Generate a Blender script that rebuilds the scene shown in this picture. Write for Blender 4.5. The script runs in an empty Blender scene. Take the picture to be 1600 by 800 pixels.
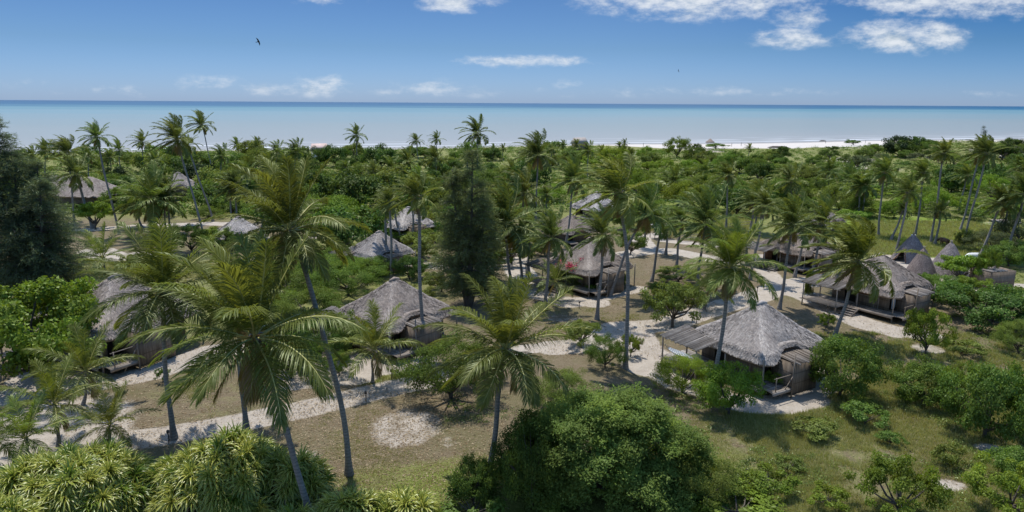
import bpy, math, random
import numpy as np
from mathutils import Vector, Matrix

# ------------------------------------------------------------------ camera, sky, sun, exposure
F_PX = 1050.0                      # focal length in pixels of the 1600 px wide photograph
CAM_H = 20.0
PITCH = math.atan(239.0 / F_PX)
ROLL = math.radians(0.36)
SUN_ELEV = math.radians(70)
SUN_DIR = (-0.40, 1.0)             # horizontal direction towards the sun (over the sea, a little left)
SUN_STRENGTH = 3.2
SKY_STRENGTH = 0.15
EXPOSURE = 0.60

_p, _r = PITCH, ROLL
R0 = np.array([1.0, 0, 0]); U0 = np.array([0, math.sin(_p), math.cos(_p)]); FW = np.array([0, math.cos(_p), -math.sin(_p)])
RT = math.cos(_r) * R0 + math.sin(_r) * U0
UP = math.cos(_r) * U0 - math.sin(_r) * R0
CAM = np.array([0, 0, CAM_H])

scene = bpy.context.scene
COL = scene.collection
cam_data = bpy.data.cameras.new("camera")
cam = bpy.data.objects.new("camera", cam_data)
COL.objects.link(cam)
cam.matrix_world = Matrix(((RT[0], UP[0], -FW[0], 0), (RT[1], UP[1], -FW[1], 0), (RT[2], UP[2], -FW[2], CAM_H), (0, 0, 0, 1)))
cam_data.sensor_width = 36.0
cam_data.lens = 36.0 * F_PX / 1600.0
cam_data.clip_start = 0.5
cam_data.clip_end = 120000.0
scene.camera = cam

def ray(px, py):
    d = FW * F_PX + RT * (px - 800.0) - UP * (py - 400.0)
    return d / np.linalg.norm(d)
def project(p):
    q = np.asarray(p, float) - CAM
    z = q @ FW
    return 800 + F_PX * (q @ RT) / z, 400 - F_PX * (q @ UP) / z
def depth(p):
    return float((np.asarray(p, float) - CAM) @ FW)

def build_world():
    w = bpy.data.worlds.new("World")
    scene.world = w
    w.use_nodes = True
    nt = w.node_tree; N = nt.nodes; L = nt.links
    N.clear()
    out = N.new("ShaderNodeOutputWorld"); bg = N.new("ShaderNodeBackground")
    sky = N.new("ShaderNodeTexSky"); sky.sky_type = 'NISHITA'; sky.sun_disc = False
    sky.sun_elevation = SUN_ELEV
    sky.sun_rotation = math.atan2(SUN_DIR[0], SUN_DIR[1])
    sky.altitude = 0; sky.air_density = 1.0; sky.dust_density = 0.35; sky.ozone_density = 2.5
    tc = N.new("ShaderNodeTexCoord")
    sep = N.new("ShaderNodeSeparateXYZ"); L.new(tc.outputs["Generated"], sep.inputs[0])
    def m(op, a, b=None, c=None):
        n = N.new("ShaderNodeMath"); n.operation = op
        for i, v in enumerate((a, b, c)):
            if v is None: continue
            if isinstance(v, (int, float)): n.inputs[i].default_value = v
            else: L.new(v, n.inputs[i])
        return n.outputs[0]
    ay = m('MAXIMUM', m('ABSOLUTE', sep.outputs[1]), 0.02)
    u = m('DIVIDE', sep.outputs[0], ay); v = m('DIVIDE', sep.outputs[2], ay)
    comb = N.new("ShaderNodeCombineXYZ"); L.new(u, comb.inputs[0]); L.new(v, comb.inputs[1])
    # clear-air tint: deeper blue with height above the horizon
    ramp = N.new("ShaderNodeValToRGB"); L.new(m('MULTIPLY', sep.outputs[2], 4.0), ramp.inputs[0])
    cr = ramp.color_ramp
    cr.elements[0].position = 0.0; cr.elements[0].color = (0.226, 0.33, 0.62, 1)
    cr.elements[1].position = 1.0; cr.elements[1].color = (0.95, 0.95, 0.95, 1)
    e = cr.elements.new(0.30); e.color = (0.166, 0.25, 0.40, 1)
    e = cr.elements.new(0.62); e.color = (0.138, 0.216, 0.342, 1)
    pol = N.new("ShaderNodeMapRange"); pol.interpolation_type = 'SMOOTHSTEP'; L.new(sep.outputs[0], pol.inputs[0])
    pol.inputs[1].default_value = 0.1; pol.inputs[2].default_value = 0.75; pol.inputs[3].default_value = 0.0; pol.inputs[4].default_value = 1.0
    low = N.new("ShaderNodeMapRange"); L.new(sep.outputs[2], low.inputs[0]); low.inputs[1].default_value = 0.0; low.inputs[2].default_value = 0.13
    deep = N.new("ShaderNodeMix"); deep.data_type = 'RGBA'; deep.blend_type = 'MULTIPLY'; deep.inputs[7].default_value = (0.22, 0.58, 0.78, 1)
    L.new(m('MULTIPLY', pol.outputs[0], low.outputs[0]), deep.inputs[0]); L.new(ramp.outputs[0], deep.inputs[6])
    mul = N.new("ShaderNodeMix"); mul.data_type = 'RGBA'; mul.blend_type = 'MULTIPLY'; mul.inputs[0].default_value = 1.0
    L.new(sky.outputs[0], mul.inputs[6]); L.new(deep.outputs[2], mul.inputs[7])
    # cumulus banks at their bearings
    blobs = [(1090, -4, 190, 34, 1.0), (1250, 22, 55, 26, .75), (1420, 56, 98, 26, 1.0), (1235, 60, 62, 17, .85), (1500, 2, 190, 26, .95),
             (715, 4, 66, 17, .85), (515, -4, 60, 12, .7), (815, 96, 118, 10, .85), (498, 132, 66, 22, .66), (330, 132, 56, 16, .58),
             (680, 136, 90, 14, .56), (886, 138, 24, 16, .6), (1120, 142, 190, 10, .48), (28, 130, 60, 12, .38), (420, 138, 170, 13, .52), (180, 142, 120, 12, .46), (620, 144, 200, 10, .46), (950, 145, 160, 9, .44), (1560, 146, 80, 7, .36)]
    acc = None
    for (cx, cy, rx, ry, st) in blobs:
        d = ray(cx, cy); u0, v0 = d[0] / d[1], d[2] / d[1]
        dx = m('MULTIPLY', m('SUBTRACT', u, u0), F_PX / rx); dy = m('MULTIPLY', m('SUBTRACT', v, v0), F_PX / ry)
        q = m('ADD', m('MULTIPLY', dx, dx), m('MULTIPLY', dy, dy))
        b = m('MULTIPLY', m('MAXIMUM', m('SUBTRACT', 1.0, m('MULTIPLY', q, 0.55)), 0.0), st)
        acc = b if acc is None else m('MAXIMUM', acc, b)
    def noise(sc, det, sy, off=0.0):
        mp = N.new("ShaderNodeMapping"); mp.inputs["Scale"].default_value = (1, sy, 1); mp.inputs["Location"].default_value = (3.3, off, 0)
        L.new(comb.outputs[0], mp.inputs[0])
        n = N.new("ShaderNodeTexNoise"); n.inputs["Scale"].default_value = sc; n.inputs["Detail"].default_value = det
        n.inputs["Roughness"].default_value = 0.64; L.new(mp.outputs[0], n.inputs["Vector"])
        return n.outputs["Fac"]
    n1 = noise(19, 8, 2.2); n2 = noise(19, 8, 2.2, -0.016)
    def dens(nz): return m('ADD', acc, m('MULTIPLY', m('SUBTRACT', nz, 0.5), 2.3))
    d1 = dens(n1); d2 = dens(n2)
    mr = N.new("ShaderNodeMapRange"); mr.interpolation_type = 'SMOOTHSTEP'
    mr.inputs[1].default_value = 0.30; mr.inputs[2].default_value = 1.25; L.new(d1, mr.inputs[0])
    has = m('MINIMUM', m('MULTIPLY', acc, 6.0), 1.0)
    alpha = m('MULTIPLY', m('MULTIPLY', mr.outputs[0], has), m('MINIMUM', m('MULTIPLY', acc, 1.5), 0.95))
    shade = N.new("ShaderNodeMapRange"); shade.inputs[1].default_value = -0.1; shade.inputs[2].default_value = 0.5
    L.new(m('ADD', m('MULTIPLY', m('SUBTRACT', d2, d1), 1.0), m('MULTIPLY', m('SUBTRACT', d1, 0.9), 0.35)), shade.inputs[0])
    cc = N.new("ShaderNodeMix"); cc.data_type = 'RGBA'
    cc.inputs[6].default_value = (3.5, 3.7, 3.95, 1); cc.inputs[7].default_value = (1.7, 2.15, 2.6, 1)
    L.new(shade.outputs[0], cc.inputs[0])
    fin = N.new("ShaderNodeMix"); fin.data_type = 'RGBA'
    L.new(alpha, fin.inputs[0]); L.new(mul.outputs[2], fin.inputs[6]); L.new(cc.outputs[2], fin.inputs[7])
    L.new(fin.outputs[2], bg.inputs[0]); bg.inputs[1].default_value = SKY_STRENGTH
    L.new(bg.outputs[0], out.inputs[0])
build_world()

sl = bpy.data.lights.new("sun", 'SUN'); sl.energy = SUN_STRENGTH; sl.angle = math.radians(0.5); sl.color = (1.0, 0.955, 0.89)
so = bpy.data.objects.new("sun", sl); COL.objects.link(so)
_h = Vector((SUN_DIR[0], SUN_DIR[1], 0)).normalized()
sd = Vector((_h.x * math.cos(SUN_ELEV), _h.y * math.cos(SUN_ELEV), math.sin(SUN_ELEV)))
so.rotation_euler = sd.to_track_quat('Z', 'Y').to_euler()
so.location = (0, 0, 60)

vs = scene.view_settings
vs.view_transform = 'Standard'; vs.look = 'None'; vs.exposure = EXPOSURE; vs.gamma = 1.0; vs.use_curve_mapping = False
scene.cycles.max_bounces = 6; scene.cycles.diffuse_bounces = 3; scene.cycles.glossy_bounces = 2
scene.cycles.transmission_bounces = 4; scene.cycles.transparent_max_bounces = 4
scene.cycles.caustics_reflective = False; scene.cycles.caustics_refractive = False

# ------------------------------------------------------------------ terrain height
def _hash(ix, iy):
    v = np.sin(ix * 127.1 + iy * 311.7) * 43758.5453
    return v - np.floor(v)
def vnoise(x, y):
    x = np.asarray(x, float); y = np.asarray(y, float)
    ix = np.floor(x); iy = np.floor(y); fx = x - ix; fy = y - iy
    fx = fx * fx * (3 - 2 * fx); fy = fy * fy * (3 - 2 * fy)
    a = _hash(ix, iy); b = _hash(ix + 1, iy); c = _hash(ix, iy + 1); d = _hash(ix + 1, iy + 1)
    return (a * (1 - fx) + b * fx) * (1 - fy) + (c * (1 - fx) + d * fx) * fy
def fbm(x, y, o=3):
    s = 0; a = 0.5
    for i in range(o):
        s = s + a * vnoise(x * 2 ** i + 17 * i, y * 2 ** i + 9 * i); a *= 0.5
    return s / (1 - 0.5 ** o)
def sstep(a, b, x):
    t = np.clip((np.asarray(x, float) - a) / (b - a), 0, 1)
    return t * t * (3 - 2 * t)
SEA_Z = -1.0
def shore(x):                     # y of the water's edge
    x = np.asarray(x, float)
    return 336 + 0.33 * x + 4 * np.sin(x * 0.035)
def hgt(x, y):
    x = np.asarray(x, float); y = np.asarray(y, float)
    h = 0.22 * (fbm(x * 0.09 + 5, y * 0.09) - 0.5)
    s = shore(x) - y                                   # metres inland from the water
    dune = sstep(62, 85, s) * (1 - sstep(120, 165, s)) * sstep(120, 185, x)
    h = h + dune * (0.6 + 4.0 * fbm(x * 0.03 + 3, y * 0.035 + 1, 3))
    h = h + (1 - sstep(110, 170, s)) * sstep(20, 60, s) * 0.6
    return h - 3.6 * (1 - sstep(-60, 30, s)) 
def G(px, py, z=None):            # the point of the terrain seen at a pixel (or at height z above it)
    d = ray(px, py); zz = 0.0 if z is None else z
    for _ in range(4):
        t = (zz - CAM_H) / d[2]
        p = CAM + d * t
        zz = float(hgt(p[0], p[1])) + (0.0 if z is None else z)
    return p
def AT(px, py, Y):                # the point on the ray at distance Y
    d = ray(px, py)
    return CAM + d * (Y / d[1])

# ------------------------------------------------------------------ helpers
def tag(o, label=None, cat=None, group=None, kind=None):
    if label: o['label'] = label
    if cat: o['category'] = cat
    if group: o['group'] = group
    if kind: o['kind'] = kind
    return o
def mesh_of(name, V, faces, mats=(), midx=None, smooth=False, fv=None):
    """V (n,3); faces: list of int arrays (k,3) or (k,4)"""
    me = bpy.data.meshes.new(name)
    V = np.asarray(V, np.float32)
    faces = [np.asarray(f, np.int32) for f in faces if len(f)]
    me.vertices.add(len(V)); me.vertices.foreach_set("co", V.ravel())
    loops = np.concatenate([f.ravel() for f in faces])
    sizes = np.concatenate([np.full(len(f), f.shape[1], np.int32) for f in faces])
    starts = np.concatenate([[0], np.cumsum(sizes)[:-1]]).astype(np.int32)
    me.loops.add(len(loops)); me.loops.foreach_set("vertex_index", loops)
    me.polygons.add(len(sizes)); me.polygons.foreach_set("loop_start", starts)
    try: me.polygons.foreach_set("loop_total", sizes)
    except Exception: pass
    for mt in mats: me.materials.append(mt)
    if midx is not None: me.polygons.foreach_set("material_index", np.asarray(midx, np.int32))
    if smooth: me.polygons.foreach_set("use_smooth", np.ones(len(sizes), bool))
    if fv is not None:
        for k, arr in (fv.items() if isinstance(fv, dict) else [("fv", fv)]):
            a = me.attributes.new(k, 'FLOAT', 'POINT'); a.data.foreach_set("value", np.asarray(arr, np.float32))
    me.update(calc_edges=True)
    return me
def link(name, me, parent=None, loc=None, rz=None, scale=None):
    o = bpy.data.objects.new(name, me); COL.objects.link(o)
    if parent is not None: o.parent = parent
    if loc is not None: o.location = loc
    if rz is not None: o.rotation_euler = (0, 0, rz)
    if scale is not None: o.scale = scale
    return o
def empty(name, loc=(0, 0, 0), rz=0.0):
    o = bpy.data.objects.new(name, None); COL.objects.link(o)
    o.location = loc; o.rotation_euler = (0, 0, rz); o.empty_display_size = 0.3
    return o
class MB:
    """collects boxes, tubes and blades into one mesh"""
    def __init__(s): s.V = []; s.Q = []; s.T = []; s.A = []; s.n = 0
    def add(s, V, Q=None, T=None, a=0.5):
        V = np.asarray(V, float).reshape(-1, 3)
        if Q is not None and len(Q): s.Q.append(np.asarray(Q) + s.n)
        if T is not None and len(T): s.T.append(np.asarray(T) + s.n)
        s.V.append(V); s.A.append(np.full(len(V), a) if np.isscalar(a) else np.asarray(a)); s.n += len(V)
    def box(s, c, size, rz=0.0, a=0.5, tilt=None):
        x, y, z = [v / 2 for v in size]
        V = np.array([[i, j, k] for k in (-z, z) for (i, j) in ((-x, -y), (x, -y), (x, y), (-x, y))], float)
        if tilt is not None:
            V = np.array([(Matrix.Rotation(tilt[1], 3, tilt[0]) @ Vector(v))[:] for v in V])
        c_, s_ = math.cos(rz), math.sin(rz)
        V = np.stack([V[:, 0] * c_ - V[:, 1] * s_, V[:, 0] * s_ + V[:, 1] * c_, V[:, 2]], 1) + np.array(c)
        s.add(V, [[0, 3, 2, 1], [4, 5, 6, 7], [0, 1, 5, 4], [1, 2, 6, 5], [2, 3, 7, 6], [3, 0, 4, 7]], a=a)
    def tube(s, P, R, sides=6, a=0.5, cap=True):
        P = np.asarray(P, float); R = np.broadcast_to(np.asarray(R, float), (len(P),))
        T = np.gradient(P, axis=0); T /= np.linalg.norm(T, axis=1)[:, None] + 1e-9
        ref = np.array([0, 0, 1.0]) if abs(T[:, 2]).mean() < 0.8 else np.array([1.0, 0, 0])
        A = np.cross(T, ref); A /= np.linalg.norm(A, axis=1)[:, None] + 1e-9
        B = np.cross(T, A)
        th = np.arange(sides) / sides * 2 * math.pi
        V = P[:, None] + R[:, None, None] * (np.cos(th)[None, :, None] * A[:, None] + np.sin(th)[None, :, None] * B[:, None])
        n = len(P); Q = []
        for k in range(n - 1):
            for i in range(sides):
                j = (i + 1) % sides
                Q.append([k * sides + i, k * sides + j, (k + 1) * sides + j, (k + 1) * sides + i])
        V = V.reshape(-1, 3); T_ = []
        if cap:
            V = np.vstack([V, P[:1], P[-1:]]); b = n * sides
            for i in range(sides):
                j = (i + 1) % sides
                T_.append([b, j, i]); T_.append([b + 1, (n - 1) * sides + i, (n - 1) * sides + j])
        s.add(V, Q, T_, a)
    def mesh(s, name, mats, smooth=False):
        fs = []
        if s.Q: fs.append(np.vstack(s.Q))
        if s.T: fs.append(np.vstack(s.T))
        return mesh_of(name, np.vstack(s.V), fs, mats, smooth=smooth, fv=np.concatenate(s.A))
    def build(s, name, mat, parent=None, smooth=False, **kw):
        return link(name, s.mesh(name, [mat], smooth), parent, **kw)
def nrm(v):
    return v / (np.linalg.norm(v, axis=-1, keepdims=True) + 1e-9)
def rnd_dirs(rng, n):
    return nrm(rng.normal(size=(n, 3)))

# ------------------------------------------------------------------ materials
def new_mat(name):
    m = bpy.data.materials.new(name); m.use_nodes = True
    nt = m.node_tree; nt.nodes.clear()
    out = nt.nodes.new("ShaderNodeOutputMaterial")
    return m, nt, nt.nodes, nt.links, out
def nd(N, t, **kw):
    n = N.new(t)
    for k, v in kw.items(): setattr(n, k, v)
    return n
def mathn(N, L, op, a, b=None):
    n = N.new("ShaderNodeMath"); n.operation = op
    for i, v in enumerate((a, b)):
        if v is None: continue
        if isinstance(v, (int, float)): n.inputs[i].default_value = v
        else: L.new(v, n.inputs[i])
    return n.outputs[0]
def mix(N, L, f, a, b, mode='MIX'):
    n = N.new("ShaderNodeMix"); n.data_type = 'RGBA'; n.blend_type = mode
    for i, v in ((0, f), (6, a), (7, b)):
        if isinstance(v, (int, float)): n.inputs[i].default_value = v
        elif isinstance(v, tuple): n.inputs[i].default_value = v if len(v) == 4 else v + (1,)
        else: L.new(v, n.inputs[i])
    return n.outputs[2]
def noise(N, L, scale, detail=4, vec=None, rough=0.55, out="Fac"):
    n = N.new("ShaderNodeTexNoise"); n.inputs["Scale"].default_value = scale; n.inputs["Detail"].default_value = detail
    n.inputs["Roughness"].default_value = rough
    if vec is not None: L.new(vec, n.inputs["Vector"])
    return n.outputs[out]
def mrange(N, L, v, a, b, c=0.0, d=1.0, smooth=False):
    n = N.new("ShaderNodeMapRange"); n.inputs[1].default_value = a; n.inputs[2].default_value = b
    n.inputs[3].default_value = c; n.inputs[4].default_value = d
    if smooth: n.interpolation_type = 'SMOOTHSTEP'
    L.new(v, n.inputs[0]); return n.outputs[0]
def attr(N, name):
    n = N.new("ShaderNodeAttribute"); n.attribute_name = name; return n.outputs["Fac"]

def leaf_material(name, col=None, aged=(0.20, 0.15, 0.05), young=(0.24, 0.30, 0.04), trans=0.35, gloss=0.07, grough=0.38, ycut=0.6, dcut=0.9):
    """leaf colour: the thing's own colour (or col), varied leaf by leaf; fv near 1 turns yellow, then dry"""
    m, nt, N, L, out = new_mat(name)
    fv = attr(N, "fv")
    if col is None:
        oi = N.new("ShaderNodeObjectInfo"); base = oi.outputs["Color"]
    else:
        rgb = N.new("ShaderNodeRGB"); rgb.outputs[0].default_value = col + (1,); base = rgb.outputs[0]
    oi2 = N.new("ShaderNodeObjectInfo")
    geo = N.new("ShaderNodeNewGeometry")
    nz = noise(N, L, 0.35, 3, geo.outputs["Position"])
    val = mathn(N, L, 'ADD', mrange(N, L, fv, 0, 1, 0.62, 1.30), mrange(N, L, nz, 0.3, 0.7, -0.16, 0.16))
    val = mathn(N, L, 'ADD', val, mrange(N, L, oi2.outputs["Random"], 0, 1, -0.14, 0.14))
    hs = N.new("ShaderNodeHueSaturation"); L.new(base, hs.inputs["Color"]); L.new(val, hs.inputs["Value"])
    L.new(mathn(N, L, 'ADD', mrange(N, L, oi2.outputs["Random"], 0, 1, 0.488, 0.512), mrange(N, L, nz, 0.3, 0.7, -0.008, 0.008)), hs.inputs["Hue"])
    c = hs.outputs[0]
    c = mix(N, L, mrange(N, L, fv, ycut, 1.0, 0, 0.75), c, young)
    c = mix(N, L, mrange(N, L, fv, dcut, dcut + 0.05, 0, 1), c, aged)
    df = N.new("ShaderNodeBsdfDiffuse"); L.new(c, df.inputs[0])
    tr = N.new("ShaderNodeBsdfTranslucent")
    tc = mix(N, L, 0.5, c, mix(N, L, 1.0, c, (1.5, 1.35, 0.25), 'MULTIPLY')); L.new(tc, tr.inputs[0])
    s1 = N.new("ShaderNodeMixShader"); s1.inputs[0].default_value = trans; L.new(df.outputs[0], s1.inputs[1]); L.new(tr.outputs[0], s1.inputs[2])
    gl = N.new("ShaderNodeBsdfGlossy"); gl.inputs["Roughness"].default_value = grough; gl.inputs[0].default_value = (0.75, 0.85, 0.6, 1)
    s2 = N.new("ShaderNodeMixShader"); s2.inputs[0].default_value = gloss; L.new(s1.outputs[0], s2.inputs[1]); L.new(gl.outputs[0], s2.inputs[2])
    L.new(s2.outputs[0], out.inputs[0])
    return m

def bark_material(name, c1, c2, ring=0.0, scale=6.0):
    m, nt, N, L, out = new_mat(name)
    geo = N.new("ShaderNodeNewGeometry"); pos = geo.outputs["Position"]
    mp = N.new("ShaderNodeMapping"); mp.inputs["Scale"].default_value = (1, 1, 3.0 if ring else 0.35); L.new(pos, mp.inputs[0])
    nz = noise(N, L, scale, 5, mp.outputs[0])
    big = noise(N, L, 0.6, 3, pos)
    f = mathn(N, L, 'ADD', mathn(N, L, 'MULTIPLY', nz, 0.7), mathn(N, L, 'MULTIPLY', big, 0.4))
    c = mix(N, L, mrange(N, L, f, 0.35, 0.75), c1, c2)
    h = nz
    if ring:
        sp = N.new("ShaderNodeSeparateXYZ"); L.new(pos, sp.inputs[0])
        w = mathn(N, L, 'SINE', mathn(N, L, 'ADD', mathn(N, L, 'MULTIPLY', sp.outputs[2], ring), mathn(N, L, 'MULTIPLY', nz, 3.0)))
        c = mix(N, L, mrange(N, L, w, 0.45, 1.0, 0, 0.55), c, (c1[0] * .55, c1[1] * .55, c1[2] * .55))
    b = N.new("ShaderNodeBsdfPrincipled"); L.new(c, b.inputs["Base Color"]); b.inputs["Roughness"].default_value = 0.9
    bp = N.new("ShaderNodeBump"); bp.inputs["Strength"].default_value = 0.5; bp.inputs["Distance"].default_value = 0.03
    L.new(h, bp.inputs["Height"]); L.new(bp.outputs[0], b.inputs["Normal"])
    L.new(b.outputs[0], out.inputs[0]); return m

def strand_material(name, lo, hi, tint=None, rough=0.9, scale=2.0):
    """thatch, reed and weathered poles: colour varies with the strand (fv) and in soft weather stains"""
    m, nt, N, L, out = new_mat(name)
    fv = attr(N, "fv"); geo = N.new("ShaderNodeNewGeometry")
    big = noise(N, L, scale, 5, geo.outputs["Position"], 0.65)
    c = mix(N, L, fv, lo, hi)
    c = mix(N, L, mrange(N, L, big, 0.35, 0.72, 0, 0.6), c, tint or (lo[0] * .8, lo[1] * .74, lo[2] * .68))
    oi = N.new("ShaderNodeObjectInfo"); hs = N.new("ShaderNodeHueSaturation"); L.new(c, hs.inputs["Color"])
    L.new(mrange(N, L, oi.outputs["Random"], 0, 1, 0.86, 1.12), hs.inputs["Value"]); L.new(mrange(N, L, oi.outputs["Random"], 0, 1, 1.5, 0.7), hs.inputs["Saturation"]); c = hs.outputs[0]
    b = N.new("ShaderNodeBsdfPrincipled"); L.new(c, b.inputs["Base Color"]); b.inputs["Roughness"].default_value = rough
    b.inputs["Specular IOR Level"].default_value = 0.2
    L.new(b.outputs[0], out.inputs[0]); return m

def reed_material(name, c1, c2):
    m, nt, N, L, out = new_mat(name)
    tc = N.new("ShaderNodeTexCoord"); obj = tc.outputs["Object"]
    mp = N.new("ShaderNodeMapping"); mp.inputs["Scale"].default_value = (1, 1, 0.04); L.new(obj, mp.inputs[0])
    nz = noise(N, L, 16, 3, mp.outputs[0], 0.6)
    n2 = noise(N, L, 1.4, 4, obj)
    sp = N.new("ShaderNodeSeparateXYZ"); L.new(obj, sp.inputs[0])
    band = mathn(N, L, 'SINE', mathn(N, L, 'MULTIPLY', sp.outputs[2], 9.0))
    f = mathn(N, L, 'ADD', mathn(N, L, 'MULTIPLY', nz, 0.8), mathn(N, L, 'MULTIPLY', n2, 0.3))
    c = mix(N, L, mrange(N, L, f, 0.38, 0.72), c1, c2)
    c = mix(N, L, mrange(N, L, band, 0.93, 1.0, 0, 0.6), c, (c1[0] * .5, c1[1] * .5, c1[2] * .5))
    b = N.new("ShaderNodeBsdfPrincipled"); L.new(c, b.inputs["Base Color"]); b.inputs["Roughness"].default_value = 0.85
    bp = N.new("ShaderNodeBump"); bp.inputs["Strength"].default_value = 0.7; bp.inputs["Distance"].default_value = 0.03
    L.new(nz, bp.inputs["Height"]); L.new(bp.outputs[0], b.inputs["Normal"])
    L.new(b.outputs[0], out.inputs[0]); return m

def plain(name, col, rough=0.7, var=0.25, scale=5.0):
    m, nt, N, L, out = new_mat(name)
    geo = N.new("ShaderNodeNewGeometry")
    nz = noise(N, L, scale, 4, geo.outputs["Position"])
    c = mix(N, L, mrange(N, L, nz, 0.3, 0.7), tuple(v * (1 - var) for v in col), tuple(min(1, v * (1 + var)) for v in col))
    b = N.new("ShaderNodeBsdfPrincipled"); L.new(c, b.inputs["Base Color"]); b.inputs["Roughness"].default_value = rough
    L.new(b.outputs[0], out.inputs[0]); return m

def ground_material():
    m, nt, N, L, out = new_mat("ground")
    geo = N.new("ShaderNodeNewGeometry"); pos = geo.outputs["Position"]
    sand = attr(N, "sand"); green = attr(N, "green"); wet = attr(N, "wet")
    nb = noise(N, L, 0.18, 5, pos, 0.6); nm = noise(N, L, 0.9, 6, pos, 0.65); nf = noise(N, L, 6.0, 5, pos, 0.7); nff = noise(N, L, 28.0, 3, pos, 0.7)
    soil = mix(N, L, mrange(N, L, nm, 0.35, 0.68), (0.155, 0.120, 0.072), (0.210, 0.168, 0.108))
    soil = mix(N, L, mrange(N, L, nb, 0.46, 0.62, 0, 0.7), soil, (0.14, 0.128, 0.058))
    nk = noise(N, L, 2.6, 6, pos, 0.75)
    soil = mix(N, L, mrange(N, L, nk, 0.54, 0.64, 0, 0.6), soil, (0.105, 0.10, 0.042))
    soil = mix(N, L, mrange(N, L, nk, 0.40, 0.34, 0, 0.7), soil, (0.25, 0.195, 0.125))
    soil = mix(N, L, mrange(N, L, nf, 0.58, 0.68, 0, 0.8), soil, (0.30, 0.245, 0.17))
    soil = mix(N, L, mrange(N, L, nff, 0.60, 0.70, 0, 0.55), soil, (0.36, 0.31, 0.22))
    soil = mix(N, L, mrange(N, L, nf, 0.34, 0.40, 0.6, 0), soil, (0.085, 0.075, 0.038))
    gr = mix(N, L, mrange(N, L, nf, 0.35, 0.65), (0.150, 0.165, 0.046), (0.225, 0.23, 0.080))
    gr = mix(N, L, mrange(N, L, nm, 0.52, 0.66, 0, 0.75), gr, (0.21, 0.18, 0.095))
    gm = mathn(N, L, 'ADD', green, mathn(N, L, 'MULTIPLY', mathn(N, L, 'SUBTRACT', nm, 0.5), 1.1))
    base = mix(N, L, mrange(N, L, gm, 0.35, 0.65), soil, gr)
    base = mix(N, L, mrange(N, L, green, 0.82, 1.0), base, mix(N, L, mrange(N, L, nf, 0.35, 0.65), (0.125, 0.185, 0.025), (0.205, 0.27, 0.045)))
    sd = mix(N, L, mrange(N, L, nm, 0.3, 0.7), (0.38, 0.33, 0.27), (0.49, 0.435, 0.365))
    sd = mix(N, L, mrange(N, L, nf, 0.58, 0.70, 0, 0.45), sd, (0.24, 0.19, 0.13))
    sd = mix(N, L, mrange(N, L, nk, 0.58, 0.70, 0, 0.3), sd, (0.25, 0.205, 0.145))
    edge = mathn(N, L, 'ADD', mathn(N, L, 'MULTIPLY', mathn(N, L, 'SUBTRACT', nm, 0.5), 0.55), mathn(N, L, 'MULTIPLY', mathn(N, L, 'SUBTRACT', nf, 0.5), 0.5))
    sm = mathn(N, L, 'ADD', sand, edge)
    c = mix(N, L, mrange(N, L, sm, 0.42, 0.60), base, sd)
    beach = mix(N, L, mrange(N, L, nm, 0.3, 0.7), (0.50, 0.455, 0.41), (0.60, 0.56, 0.51))
    c = mix(N, L, mrange(N, L, attr(N, "beach"), 0.35, 0.65), c, beach)
    c = mix(N, L, wet, c, (0.26, 0.22, 0.18))
    b = N.new("ShaderNodeBsdfPrincipled"); L.new(c, b.inputs["Base Color"]); b.inputs["Roughness"].default_value = 0.95
    b.inputs["Specular IOR Level"].default_value = 0.15
    bp = N.new("ShaderNodeBump"); bp.inputs["Strength"].default_value = 1.0; bp.inputs["Distance"].default_value = 0.16
    L.new(mathn(N, L, 'ADD', nf, mathn(N, L, 'MULTIPLY', nm, 1.0)), bp.inputs["Height"]); L.new(bp.outputs[0], b.inputs["Normal"])
    L.new(b.outputs[0], out.inputs[0]); return m

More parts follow.
